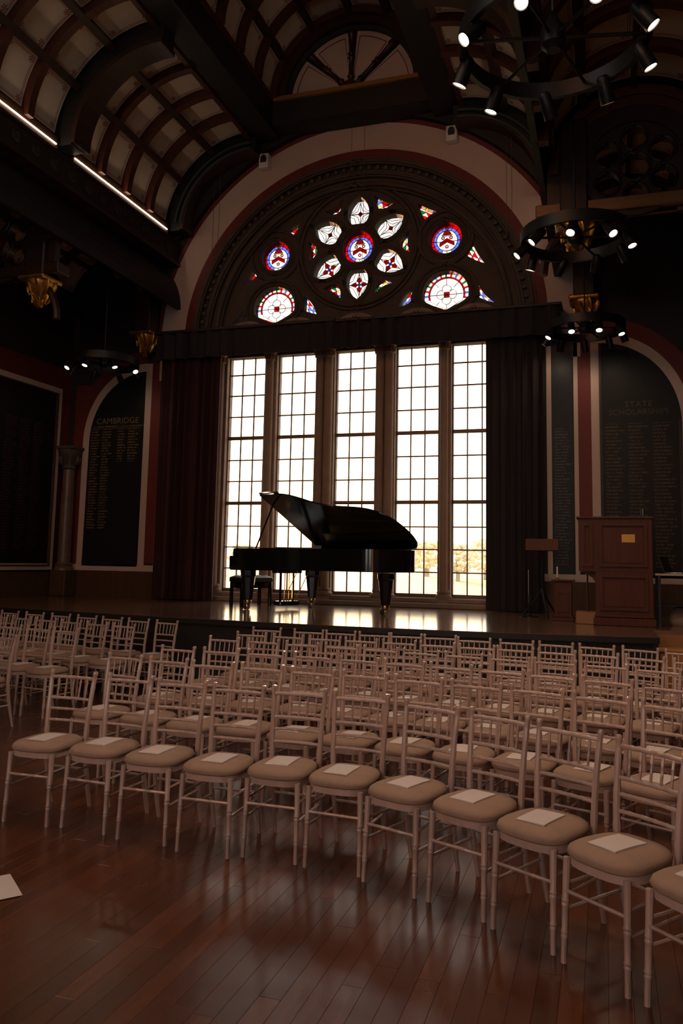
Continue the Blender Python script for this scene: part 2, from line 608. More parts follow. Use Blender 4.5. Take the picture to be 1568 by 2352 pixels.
def struct(name, label, mb=None, mat=None):
    if mb is None:
        o = bpy.data.objects.new(name, None)
        COL.objects.link(o)
    else:
        o = mb.build(name, mat)
    return tag(o, label, None, None, 'structure')


def text(body, size, loc, rot, mat, parent, align='CENTER', sp=1.0):
    c = bpy.data.curves.new('lettering', 'FONT')
    c.body = body
    c.size = size
    c.align_x = align
    c.align_y = 'CENTER'
    c.extrude = 0.001
    c.space_character = sp
    c.materials.append(mat)
    t_ = bpy.data.objects.new('lettering_curve', c)
    COL.objects.link(t_)
    bpy.context.view_layer.update()
    me = bpy.data.meshes.new_from_object(t_.evaluated_get(bpy.context.evaluated_depsgraph_get()))
    bpy.data.objects.remove(t_)
    o = bpy.data.objects.new('lettering', me)
    if not me.materials:
        me.materials.append(mat)
    COL.objects.link(o)
    o.parent = parent
    o.location = loc
    o.rotation_euler = rot
    return o


CX = -4.35          # centre line of the hall
SZ = 0.93           # stage height
YW = 13.4           # face of the window wall


def arc(cx, cz, r, a0, a1, n, rz=None):
    rz = rz or r
    return [(cx + r * math.cos(a0 + (a1 - a0) * i / n), cz + rz * math.sin(a0 + (a1 - a0) * i / n)) for i in range(n + 1)]


# ================================================================== STRUCTURE
# ---- floor with planks
def build_floor():
    fl = struct('floor', 'dark red-brown polished plank floor of the hall', MB().box(-10.6, 2.6, -8, 13.9, -0.2, -0.012), MT['blackwood'])
    W, GAP = 0.094, 0.0008
    rows = int(13 / W)
    lens = (1.5, 1.8, 2.1)
    meshes = [MB().bevbox(-W / 2 + GAP / 2, W / 2 - GAP / 2, -l / 2 + GAP, l / 2 - GAP, -0.02, 0, 0.0008).mesh('plank', MT['plank']) for l in lens]
    cand = []
    for i in range(rows):
        x = -10.4 + i * W
        y = -2.0 - random.random() * 2
        while y < 10.5:
            k = random.randrange(3)
            cand.append((x, y + lens[k] / 2, k))
            y += lens[k]

    def score(c):
        x, y, k = c
        v = Vector((x, y, -CAMZ))
        d = v.dot(fwd)
        if d < 1.0:
            return 1e9
        px = v.dot(r2) / d * 1802.757 + 820
        py = -v.dot(u2) / d * 1802.757 + 1085
        if px < -120 or px > 1700 or py > 2700:
            return 1e8 + d
        return d
    cand.sort(key=score)
    for x, y, k in cand[:300]:
        inst('plank', meshes[k], fl, (x, y, 0))
    rest = MB()
    for x, y, k in cand[300:]:
        l = lens[k]
        rest.add([(x - W / 2 + GAP / 2, y - l / 2 + GAP, 0), (x + W / 2 - GAP / 2, y - l / 2 + GAP, 0), (x + W / 2 - GAP / 2, y + l / 2 - GAP, 0), (x - W / 2 + GAP / 2, y + l / 2 - GAP, 0)], [(0, 1, 2, 3)])
    r = rest.build('plank_field', MT['plank'], fl)
    r['kind'] = 'stuff'


build_floor()

# ---- stage
EDGE = [(-10.45, 10.12), (-8.72, 9.85), (-7.0, 9.58), (-5.47, 9.38), (-4.2, 9.23), (-3.07, 9.16), (-2.0, 9.17), (-1.1, 9.23), (-0.2, 9.34), (0.56, 9.48)]
stg = struct('stage', 'raised wooden stage with a gently bowed front edge')
MB().zprism(EDGE + [(0.56, 10.55), (2.5, 10.55), (2.5, 13.9), (-10.5, 13.9)], SZ - 0.05, SZ).build('deck', MT['deck'], stg)
mb = MB()
for i in range(len(EDGE) - 1):
    (x0, y0), (x1, y1) = EDGE[i], EDGE[i + 1]
    a = math.atan2(y1 - y0, x1 - x0)
    ln = math.hypot(x1 - x0, y1 - y0)
    mt = Matrix.Translation((x0, y0, 0)) @ Matrix.Rotation(a, 4, 'Z')
    MB().box(0.004, ln - 0.004, 0.03, 0.06, 0.0, SZ - 0.06, mt).build('fascia_panel', MT['fascia'], stg)
    mb.box(0, ln + 0.01, -0.012, 0.05, SZ - 0.07, SZ - 0.004, mt)
mb.build('edge_trim', MT['blackwood'], stg)
MB().box(0.50, 0.56, 9.5, 10.55, 0, SZ - 0.05).build('fascia_panel', MT['fascia'], stg)
MB().box(0.56, 2.5, 10.52, 10.56, 0, SZ - 0.05).build('fascia_panel', MT['oak'], stg)

st = thing('stage_steps', 'wooden steps coloured as if lamp-lit, beside the stage front, behind the last chairs', 'steps', (0, 0, 0))
for k, (yy, hh) in enumerate(((9.72, 0.31), (10.0, 0.52), (10.27, 0.73))):
    MB().bevbox(0.60, 1.72, yy, yy + 0.30, hh - 0.04, hh, 0.008).build('tread', MT['honey'], st)
    MB().box(0.62, 1.70, yy + 0.03, yy + 0.05, hh - 0.21 if k else 0.0, hh - 0.04).build('riser', MT['honey'], st)

# ---- window wall
AZ = 5.93            # springing of the great arch
hole = [(CX - 3.3, 0.9), (CX - 3.3, AZ)] + list(reversed(arc(CX, AZ, 3.3, 0, PI, 48)))[1:] + [(CX + 3.3, 0.9)]
hole = [(CX - 3.3, 0.95)] + arc(CX, AZ, 3.3, PI, 0, 48) + [(CX + 3.3, 0.95)]
wall = struct('wall_back', 'dark wall around the great arched window', MB().plate([(-10.9, 0), (2.3, 0), (2.3, 12.6), (-10.9, 12.6)], [hole], YW, YW + 0.75), MT['darkwall'])
MB().ring((CX, AZ), 3.50, 4.02, YW - 0.012, YW + 0.01, 0, PI, 64).build('cream_arch_band', MT['cream'], wall)
MB().ring((CX, AZ), 4.02, 4.10, YW - 0.016, YW + 0.01, 0, PI, 64).build('red_arch_line', MT['redpaint'], wall)
MB().ring((CX, AZ), 3.32, 3.50, YW - 0.010, YW + 0.01, 0, PI, 64).build('red_arch_band', MT['redpaint'], wall)
for s in (-1, 1):
    MB().box(min(CX + s * 3.50, CX + s * 4.02), max(CX + s * 3.50, CX + s * 4.02), YW - 0.012, YW + 0.01, 5.2, AZ).build('cream_arch_band', MT['cream'], wall)
# stepped stone mouldings of the arch
for k, (r0, r1, ya, yb, mt) in enumerate(((3.20, 3.33, YW - 0.05, YW + 0.2, 'stone'), (3.10, 3.21, YW + 0.06, YW + 0.3, 'greenstone'),
                                          (2.98, 3.11, YW + 0.02, YW + 0.4, 'stone'), (2.78, 2.99, YW + 0.10, YW + 0.6, 'stone'))):
    g = MB().ring((CX, AZ), r0, r1, ya, yb, 0, PI, 72)
    for s in (-1, 1):
        g.box(min(CX + s * r0, CX + s * r1), max(CX + s * r0, CX + s * r1), ya, yb, SZ, AZ)
    g.build('arch_moulding', MT[mt], wall)
for r, y, t in ((3.26, YW - 0.06, 0.035), (3.04, YW + 0.01, 0.03), (2.86, YW + 0.07, 0.05)):
    MB().tube([(CX + r * math.cos(a), y, AZ + r * math.sin(a)) for a in [PI * i / 64 for i in range(65)]], t, 8).build('arch_roll', MT['stone'], wall, True)
den = MB().bevbox(-0.035, 0.035, -0.06, 0.06, -0.04, 0.04, 0.008).mesh('dentil', MT['stone'])
for i in range(60):
    a = PI * (i + 0.5) / 60
    inst('dentil', den, wall, (CX + 3.155 * math.cos(a), YW + 0.06, AZ + 3.155 * math.sin(a)), (0, PI / 2 - a, 0))


# ---- tracery tympanum
def vesica(cx, cz, ang, r0, r1, w, n=14, sx=1.0):
    """pointed petal along direction ang, from radius r0 to r1, half-width w"""
    ux, uz = math.cos(ang), math.sin(ang)
    px, pz = -uz, ux
    out = []
    L_ = r1 - r0
    prof = [(0.0, 0.55), (0.08, 0.78), (0.2, 0.94), (0.35, 1.0), (0.5, 0.97), (0.65, 0.84), (0.8, 0.60), (0.92, 0.28), (1.0, 0.0)]
    left = [(cx + ux * (r0 + t * L_) + px * w * q, cz + uz * (r0 + t * L_) + pz * w * q) for t, q in prof]
    right = [(cx + ux * (r0 + t * L_) - px * w * q, cz + uz * (r0 + t * L_) - pz * w * q) for t, q in prof]
    mid = [(cx + ux * (r0 + 0.03 * L_ * 0), cz + uz * r0)]
    return left + list(reversed(right))[1:]


RZ = 7.62
openings = []        # (kind, centre, outline)
openings.append(('shield', (CX, RZ), arc(CX, RZ, 0.305, 0, 2 * PI, 40)[:-1]))
for k in range(6):
    a = PI / 2 + k * PI / 3
    openings.append(('starpetal' if k in (0, 1, 5) else 'flowerpetal', (CX + 0.70 * math.cos(a), RZ + 0.70 * math.sin(a), a), vesica(CX, RZ, a, 0.45, 1.02, 0.215)))


def curved_tri(pts, bulge):
    """triangle with bulged edges; bulge per edge"""
    out = []
    for i in range(3):
        (x0, z0), (x1, z1) = pts[i], pts[(i + 1) % 3]
        nx, nz = (z1 - z0), -(x1 - x0)
        for t in range(6):
            q = t / 6
            bq = 4 * q * (1 - q) * bulge[i]
            out.append((x0 + (x1 - x0) * q + nx * bq, z0 + (z1 - z0) * q + nz * bq))
    return out


for k in range(6):
    a = k * PI / 3
    p = [(CX + r * math.cos(a + d), RZ + r * math.sin(a + d)) for r, d in ((0.81, 0.0), (1.03, 0.20), (1.03, -0.20))]
    openings.append(('redtri', (CX + 0.96 * math.cos(a), RZ + 0.96 * math.sin(a)), curved_tri(p, (-0.12, 0.10, -0.12))))
for s in (-1, 1):
    mx = lambda q: CX + s * q
    openings.append(('shield', (mx(1.68), 7.61), arc(mx(1.68), 7.61, 0.295, 0, 2 * PI, 40)[:-1]))
    for t in (((1.15, 8.33), (1.59, 8.10), (1.31, 7.98)), ((2.16, 7.48), (2.39, 7.06), (2.04, 7.26))):
        pts = [(mx(x), z) for x, z in t]
        openings.append(('redtri', (sum(q[0] for q in pts) / 3, sum(q[1] for q in pts) / 3), curved_tri(pts, (0.03, -0.05, -0.05) if s > 0 else (-0.03, 0.05, 0.05))))
    # big lobe: round head, two scooped arcs below
    bl = arc(mx(1.68), 6.56, 0.425, -0.20, PI + 0.20, 30)
    lx = bl[-1]
    lower = [(mx(1.68) - 0.417 + 0.417 * q, 6.475 - 0.02 * 0 - 0.225 * (q ** 0.75)) for q in (0.2, 0.4, 0.6, 0.8, 0.92, 1.0)]
    lower2 = [(2 * mx(1.68) - x, z) for x, z in reversed(lower[:-1])]
    openings.append(('biglobe', (mx(1.68), 6.58), bl + lower + lower2))
    for t in (((1.07, 6.75), (1.08, 6.48), (0.80, 6.37)), ((2.24, 6.78), (2.58, 6.31), (2.27, 6.45))):
        pts = [(mx(x), z) for x, z in t]
        q = curved_tri(pts, (0.0, -0.04, -0.09) if s > 0 else (0, 0.04, 0.09)) if t[0][0] < 2 else curved_tri(pts, (0.09, -0.04, 0.0) if s > 0 else (-0.09, 0.04, 0.0))
        openings.append(('bluetri', (sum(p_[0] for p_ in pts) / 3, sum(p_[1] for p_ in pts) / 3), q))

TY0, TY1 = YW + 0.18, YW + 0.38
tym = struct('window_1', 'rose window of stained glass in carved stone tracery')
outer = arc(CX, AZ, 2.88, 0, PI, 60) + [(CX - 2.88, 5.62), (CX + 2.88, 5.62)]
MB().plate(outer, [o[2] for o in openings], TY0, TY1).build('tracery', MT['stone'], tym)
for kind, c, ol in openings:
    # a rounded stone bead following each opening, and a thinner one further out
    cx_, cz_ = sum(p[0] for p in ol) / len(ol), sum(p[1] for p in ol) / len(ol)
    for grow, y, t in ((1.13, TY0 - 0.005, 0.026), (1.30, TY0 - 0.01, 0.022)):
        if kind in ('redtri', 'bluetri') and grow > 1.1:
            continue
        pts = [(cx_ + (x - cx_) * grow, y, cz_ + (z - cz_) * grow) for x, z in ol]
        MB().tube(pts + [pts[0]], t, 6, False).build('tracery_bead', MT['stone'], tym, True)
for r, t in ((1.14, 0.04), (1.22, 0.03)):
    MB().tube([(CX + r * math.cos(a), TY0 - 0.02, RZ + r * math.sin(a)) for a in [2 * PI * i / 72 for i in range(73)]], t, 8).build('tracery_roll', MT['stone'], tym, True)
for s in (-1, 1):
    MB().tube([(CX + s * 1.68 + 0.50 * math.cos(a), TY0 - 0.02, 7.61 + 0.50 * math.sin(a)) for a in [2 * PI * i / 48 for i in range(49)]], 0.035, 8).build('tracery_roll', MT['stone'], tym, True)
    MB().tube([(CX + s * 1.68 + 0.60 * math.cos(a), TY0 - 0.02, 6.45 + 0.66 * math.sin(a)) for a in [PI * i / 36 for i in range(37)]], 0.035, 8).build('tracery_roll', MT['stone'], tym, True)
for k in range(5):
    lx = CX + (-2.22, -1.175, 0, 1.175, 2.22)[k]
    MB().tube([(lx + 0.47 * math.cos(a), TY0 - 0.03, 5.86 + 0.42 * math.sin(a)) for a in [PI * i / 24 for i in range(25)]], 0.05, 8).build('light_head_arch', MT['stonelight'], tym, True)

GY = TY0 + 0.13      # glass plane


class Leaded:
    def __init__(self, name, parent):
        self.root = bpy.data.objects.new(name, None)
        COL.objects.link(self.root)
        self.root.parent = parent
        self.came = MB()
        self.i = 0

    def piece(self, pts, col, dy=0.0, came=0.009):
        y = GY + 0.012 - dy
        MB().prism(pts, y, y + 0.003).build('glass_piece', G[col], self.root)
        if came:
            self.lines(pts, came, True, y)

    def lines(self, pts, w=0.005, closed=False, y=None):
        y = (GY if y is None else y) - 0.003
        n = len(pts)
        for i in range(n if closed else n - 1):
            (x0, z0), (x1, z1) = pts[i], pts[(i + 1) % n]
            l = math.hypot(x1 - x0, z1 - z0)
            if l < 1e-5:
                continue
            nx, nz = -(z1 - z0) / l * w / 2, (x1 - x0) / l * w / 2
            self.came.prism([(x0 + nx, z0 + nz), (x1 + nx, z1 + nz), (x1 - nx, z1 - nz), (x0 - nx, z0 - nz)], y, y + 0.006)

    def done(self):
        if self.came.f:
            self.came.build('lead_came', MT['lead'], self.root)


def rosette(W, x, z, r, ring, core):
    for k in range(5):
        a = PI / 2 + 2 * PI * k / 5
        b = a + 2 * PI / 5
        W.piece([(x + r * math.cos(a), z + r * math.sin(a)), (x + r * math.cos(b), z + r * math.sin(b)),
                 (x + r * 0.5 * math.cos(b), z + r * 0.5 * math.sin(b)), (x + r * 0.5 * math.cos(a), z + r * 0.5 * math.sin(a))], ring, 0.004, 0.003)


def grown(ol, c, k):
    return [(c[0] + (x - c[0]) * k, c[1] + (z - c[1]) * k) for x, z in ol]


def sector(x, z, r0, r1, a0, a1, n=4):
    return arc(x, z, r1, a0, a1, n) + list(reversed(arc(x, z, r0, a0, a1, n)))


for kind, c, ol in openings:
    x, z = c[0], c[1]
    gc = (sum(p[0] for p in ol) / len(ol), sum(p[1] for p in ol) / len(ol))
    W = Leaded({'shield': 'crest_roundel', 'starpetal': 'star_petal_light', 'flowerpetal': 'flower_petal_light', 'redtri': 'ruby_corner_light', 'biglobe': 'rosette_lobe_light', 'bluetri': 'blue_corner_light'}[kind], tym)
    if kind == 'shield':
        n = 16
        for k in range(n):
            a0, a1 = 2 * PI * k / n, 2 * PI * (k + 1) / n
            W.piece(sector(x, z, 0.248, 0.325, a0, a1), 'red')
            W.piece(sector(x, z, 0.195, 0.246, a0, a1), 'white' if k in (11, 12) else 'blue')
        W.piece(arc(x, z, 0.193, 0, 2 * PI, 24)[:-1], 'white')
        W.piece([(x - 0.135, z - 0.035), (x, z + 0.045), (x + 0.135, z - 0.035), (x + 0.135, z - 0.105), (x, z - 0.03), (x - 0.135, z - 0.105)], 'red', 0.004)
        for dx, dz in ((-0.075, 0.055), (0.075, 0.055), (0, -0.115)):
            rosette(W, x + dx, z + dz, 0.036, 'red', 'white')
        W.piece(arc(x, z + 0.115, 0.075, 0, PI, 8), 'red', 0.004)
        W.piece([(x - 0.10, z + 0.112), (x + 0.10, z + 0.112), (x + 0.08, z + 0.092), (x - 0.08, z + 0.092)], 'cream', 0.004)
        W.piece(arc(x, z + 0.235, 0.034, 0, 2 * PI, 12)[:-1], 'cream', 0.004)
        W.lines([(x - 0.3, z - 0.02), (x + 0.3, z - 0.02)], 0.009)
    elif kind in ('starpetal', 'flowerpetal'):
        a = c[2]
        ux, uz = math.cos(a), math.sin(a)
        px, pz = -uz, ux
        P = lambda s_, t_: (x + ux * s_ + px * t_, z + uz * s_ + pz * t_)
        for q in range(4):
            sgn = ((1, 1), (-1, 1), (-1, -1), (1, -1))[q]
            W.piece([P(0, 0), P(0.36 * sgn[0], 0), P(0.36 * sgn[0], 0.25 * sgn[1]), P(0, 0.25 * sgn[1])], 'white')
        star = [P(0.22, 0), P(0.06, 0.05), P(0, 0.18), P(-0.06, 0.05), P(-0.22, 0), P(-0.06, -0.05), P(0, -0.18), P(0.06, -0.05)]
        W.lines(star, 0.009, True)
        W.lines([P(0.28, 0), P(0.07, 0.12), P(-0.02, 0.26)], 0.008)
        W.lines([P(0.28, 0), P(0.07, -0.12), P(-0.02, -0.26)], 0.008)
        W.lines([P(-0.28, 0.05), P(-0.08, 0.12), P(-0.02, 0.26)], 0.008)
        W.lines([P(-0.28, -0.05), P(-0.08, -0.12), P(-0.02, -0.26)], 0.008)
        if kind == 'starpetal':
            W.piece([P(0.05, 0), P(0, 0.05), P(-0.05, 0), P(0, -0.05)], 'red', 0.004)
            W.piece(arc(x, z, 0.02, 0, 2 * PI, 8)[:-1], 'white', 0.008, 0.003)
        else:
            for k in range(4):
                b = a + PI / 4 + k * PI / 2 - PI / 4
                Q = lambda s_, t_: (x + math.cos(b) * s_ - math.sin(b) * t_, z + math.sin(b) * s_ + math.cos(b) * t_)
                W.piece([Q(0.03, 0), Q(0.07, 0.042), Q(0.11, 0.03), Q(0.15, 0), Q(0.11, -0.03), Q(0.07, -0.042)], 'red', 0.004)
            W.piece(arc(x, z, 0.033, 0, 2 * PI, 10)[:-1], 'blue', 0.008, 0.004)
        W.lines([P(0, -0.3), P(0, 0.3)], 0.010)
    elif kind == 'biglobe':
        n = 14
        for k in range(n):
            a0 = -0.25 + (PI + 0.5) * k / n
            a1 = -0.25 + (PI + 0.5) * (k + 1) / n
            da = a1 - a0
            W.piece(sector(x, z, 0.420, 0.46, a0, a1), 'red')
            W.piece(sector(x, z, 0.316, 0.338, a0, a1), 'red')
            W.piece(sector(x, z, 0.339, 0.419, a0, a0 + da * 0.3, 2), ('red', 'blue', 'red', 'green')[k % 4], 0, 0.004)
            W.piece(sector(x, z, 0.339, 0.419, a0 + da * 0.3, a1, 2), 'white', 0, 0.004)
        # lower border
        for s in (-1, 1):
            for k in range(4):
                q0, q1 = k / 4, (k + 1) / 4
                E_ = lambda q, d: (x + s * (0.43 - 0.43 * q), z - 0.12 - 0.165 * q - d)
                W.piece([E_(q0, 0), E_(q1, 0), E_(q1, 0.022), E_(q0, 0.022)], 'red', 0, 0.004)
                qm = q0 + (q1 - q0) * 0.3
                W.piece([E_(q0, 0.023), E_(qm, 0.023), E_(qm, 0.17), E_(q0, 0.17)], ('red', 'blue', 'red', 'green')[k], 0, 0.004)
                W.piece([E_(qm, 0.023), E_(q1, 0.023), E_(q1, 0.085), E_(qm, 0.085)], 'white', 0, 0.004)
                W.piece([E_(qm, 0.086), E_(q1, 0.086), E_(q1, 0.2), E_(qm, 0.2)], 'red', 0, 0.004)
        W.piece(arc(x, z, 0.312, -0.25, PI + 0.25, 22) + [(x - 0.30, z - 0.115), (x, z - 0.285), (x + 0.30, z - 0.115)], 'white')
        W.piece([(x - 0.05, z - 0.05), (x + 0.05, z - 0.05), (x + 0.05, z + 0.05), (x - 0.05, z + 0.05)], 'red', 0.004)
        W.piece([(x - 0.02, z - 0.02), (x + 0.02, z - 0.02), (x + 0.02, z + 0.02), (x - 0.02, z + 0.02)], 'white', 0.008, 0.003)
        for k in range(4):
            a = k * PI / 2
            W.lines(arc(x + 0.10 * math.cos(a), z + 0.10 * math.sin(a), 0.085, a - 2.2, a + 2.2, 12), 0.008)
        for k in range(8):
            a = k * PI / 4
            W.lines([(x + 0.19 * math.cos(a), z + 0.19 * math.sin(a)), (x + 0.31 * math.cos(a), z + 0.31 * math.sin(a))], 0.008)
        W.lines([(x - 0.45, z), (x + 0.45, z)], 0.010)
    else:
        base = 'red' if kind == 'redtri' else 'blue'
        A_, B_, C_ = [(gc[0] + (q[0] - gc[0]) * 1.3, gc[1] + (q[1] - gc[1]) * 1.3) for q in (ol[0], ol[6], ol[12])]
        nn = 4
        PT = lambda i, j: (A_[0] + (B_[0] - A_[0]) * i / nn + (C_[0] - A_[0]) * j / nn, A_[1] + (B_[1] - A_[1]) * i / nn + (C_[1] - A_[1]) * j / nn)
        odd = ('green', 'cream', 'blue') if kind == 'redtri' else ('red', 'teal', 'cream')
        cnt = 0
        for i in range(nn):
            for j in range(nn - i):
                cnt += 1
                W.piece([PT(i, j), PT(i + 1, j), PT(i, j + 1)], odd[(cnt // 3) % 3] if cnt % 3 == 2 else base, 0, 0.007)
                if i + j < nn - 1:
                    W.piece([PT(i + 1, j), PT(i + 1, j + 1), PT(i, j + 1)], 'white', 0, 0.007)
    W.done()

# ---- five leaded lights below
LW = 0.78
LXS = [CX - 2.215, CX - 1.17, CX, CX + 1.17, CX + 2.20]
BARS = [1.15, 1.54, 1.94, 2.34, 2.78, 3.20, 3.61, 4.04, 4.46, 4.88, 5.29, 5.70, 6.05]
WY = YW + 0.30
pane_meshes = {}
for li, lx in enumerate(LXS):
    wroot = struct('window_%d' % (li + 2), ('leftmost', 'second from left', 'middle', 'second from right', 'rightmost')[li] + ' tall leaded light of the great window')
    x0, x1 = lx - LW / 2, lx + LW / 2
    f = MB()
    f.box(x0 - 0.02, x0 + 0.012, WY - 0.03, WY + 0.04, 1.1, 6.1)
    f.box(x1 - 0.012, x1 + 0.02, WY - 0.03, WY + 0.04, 1.1, 6.1)
    f.box(x0, x1, WY - 0.03, WY + 0.04, 1.1, 1.165)
    f.build('window_frame', MT['muntin'], wroot)
    for bi, z in enumerate(BARS[1:-1]):
        t = 0.032 if bi in (3, 6) else 0.0115
        MB().box(x0, x1, WY - (0.03 if bi in (3, 6) else 0.012), WY + 0.02, z - t, z + t).build('transom' if bi in (3, 6) else 'glazing_bar', MT['muntin'], wroot)
    for k in (1, 2):
        xx = x0 + LW * k / 3
        MB().box(xx - 0.0105, xx + 0.0105, WY - 0.010, WY + 0.018, 1.15, 6.1).build('glazing_bar', MT['muntin'], wroot)
    pw = LW / 3
    for bi in range(len(BARS) - 1):
        h = BARS[bi + 1] - BARS[bi]
        key = round(h, 3)
        if key not in pane_meshes:
            pane_meshes[key] = MB().box(-pw / 2 + 0.004, pw / 2 - 0.004, -0.002, 0.002, -h / 2 + 0.004, h / 2 - 0.004).mesh('pane', G['clear'])
        for k in range(3):
            inst('pane', pane_meshes[key], wroot, (x0 + pw * (k + 0.5), WY + 0.008, (BARS[bi] + BARS[bi + 1]) / 2))


# ---- mullions with capitals and bases
def mullion(x0, x1, n):
    r = struct('trim_%d' % n, None)
    r['label'] = 'stone mullion column %d between the leaded lights, with carved capital' % n
    w = x1 - x0
    cx = (x0 + x1) / 2
    MB().box(x0 + 0.01, x1 - 0.01, YW + 0.16, YW + 0.42, 1.0, 6.0).build('mullion_body', MT['stonelight'], r)
    k = 2 if w > 0.34 else 1
    for j in range(k):
        xx = cx + (0 if k == 1 else (-0.085 + 0.17 * j))
        rr = min(0.085, w * 0.30)
        MB().lathe([(rr, 1.2), (rr, 3.4), (rr * 0.97, 5.5)], (xx, YW + 0.12, 0), 16).build('shaft', MT['stonelight'], r, True)
        MB().lathe([(rr * 1.0, 0), (rr * 1.25, 0.012), (rr * 1.25, 0.03), (rr * 1.05, 0.045), (rr * 1.15, 0.09), (rr * 1.45, 0.15), (rr * 1.55, 0.165), (rr * 1.55, 0.2)], (xx, YW + 0.12, 5.49), 16).build('capital', MT['stonelight'], r, True)
        leaf = MB().lathe([(0.004, 0), (0.018, 0.03), (0.022, 0.07), (0.006, 0.11)], n=6).mesh('capital_leaf', MT['stonelight'], True)
        for q in range(7):
            a = PI + PI * q / 6
            inst('capital_leaf', leaf, r, (xx + rr * 1.2 * math.cos(a), YW + 0.12 + rr * 1.2 * math.sin(a), 5.53))
    MB().lathe([(w * 0.62, 0.0), (w * 0.62, 0.05), (w * 0.55, 0.07), (w * 0.60, 0.10), (w * 0.60, 0.13), (w * 0.46, 0.17), (w * 0.50, 0.20), (w * 0.42, 0.24), (w * 0.3, 0.26)], (cx, YW + 0.15, 1.0), 20, 1, 0.55).build('base', MT['stonelight'], r, True)


edges = [CX - 2.88]
for lx in LXS:
    edges += [lx - LW / 2, lx + LW / 2]
edges.append(CX + 2.88)
for k in range(6):
    mullion(edges[2 * k], edges[2 * k + 1], k + 1)
sill = struct('trim_7', 'grey stone window sill and plinth behind the piano', MB().bevbox(CX - 3.1, CX + 3.1, YW - 0.02, YW + 0.5, SZ, 1.02, 0.015).bevbox(CX - 3.0, CX + 3.0, YW + 0.08, YW + 0.5, 1.02, 1.10, 0.012), MT['stonelight'])

# ---- painted stripes, borders and wainscot on the back wall
for s in (-1, 1):
    def bx(u0, u1, z0, z1, y0, y1, name, m):
        a, b = sorted((CX + s * u0, CX + s * u1))
        MB().box(a, b, y0, y1, z0, z1).build(name, MT[m], wall)
    bx(3.90, 3.97, 1.46, 5.56, YW - 0.012, YW + 0.01, 'cream_stripe', 'cream')
    bx(3.46, 3.54, 1.56, 5.4, YW - 0.034, YW - 0.030, 'cream_stripe', 'cream')
    bx(3.97, 4.18, 1.60, 5.56, YW - 0.009, YW + 0.01, 'red_stripe', 'redpaint')
    bx(4.18, 4.33, 1.46, 5.56, YW - 0.012, YW + 0.01, 'cream_stripe', 'cream')
    bx(5.60, 5.95, 1.46, 5.2, YW - 0.006, YW + 0.01, 'red_field', 'redpaint')
    bx(3.40, 5.84, 1.44, 1.56, YW - 0.03, YW + 0.01, 'cream_dado', 'cream')
    bx(3.40, 6.0, SZ, 1.44, YW - 0.02, YW + 0.01, 'wainscot', 'wainscot')
    # quarter-arch cream border and red field outside it
    a0, a1 = (PI / 2, PI) if s < 0 else (PI / 2, 0)
    cc = (CX + s * 4.30, 4.02)
    MB().ring(cc, 1.27, 1.42, YW - 0.014, YW + 0.01, a0, a1, 24, 1.09).build('cream_arch_border', MT['cream'], wall)
    MB().ring(cc, 1.42, 1.66, YW - 0.008, YW + 0.01, a0, a1, 24, 1.09).build('red_arch_border', MT['redpaint'], wall)
    bx(5.57, 5.72, 1.46, 4.02, YW - 0.014, YW + 0.01, 'cream_stripe', 'cream')

# ---- side walls, unseen rear wall with windows added to light the chairs, roof over all
struct('wall_left', 'dark red painted side wall beyond the left aisle', MB().box(-10.75, -10.45, -8, 13.6, 0, 9.5), MT['darkwall'])
struct('wall_right', 'dark side wall beyond the right aisle', MB().box(1.75, 2.05, -8, 13.6, 0, 9.5), MT['darkwall'])
rear_holes = []
for k in range(2):
    xa = CX - 1.4 + k * 3.8
    rear_holes.append([(xa, 1.6)] + [(xa, 6.0)] + arc(xa + 1.0, 6.0, 1.0, PI, 0, 12)[1:-1] + [(xa + 2.0, 6.0), (xa + 2.0, 1.6)])
rw = struct('wall_front', 'rear wall of the hall with two tall arched windows added for fill light', MB().plate([(-10.9, 0), (2.3, 0), (2.3, 12.6), (-10.9, 12.6)], rear_holes, -8.0, -7.6), MT['cream'])
for h in rear_holes:
    x0_, x1_ = h[0][0], h[-1][0]
    for k in range(1, 4):
        xx = x0_ + (x1_ - x0_) * k / 4
        MB().box(xx - 0.012, xx + 0.012, -7.83, -7.79, 1.6, 6.4).build('glazing_bar', MT['muntin'], rw)
    for k in range(1, 9):
        zz = 1.6 + k * 0.55
        MB().box(x0_, x1_, -7.83, -7.79, zz - 0.012, zz + 0.012).build('glazing_bar', MT['muntin'], rw)

# ================================================================== CEILING
ceil = struct('ceiling', 'coffered barrel-vaulted timber ceiling with painted cream panels')
PITCH = 0.745
BAYS = [(6.79, 9.85), (10.06, 13.1)]         # start of first panel in each bay
BAY_Y = [3.52, 6.79, 10.06]


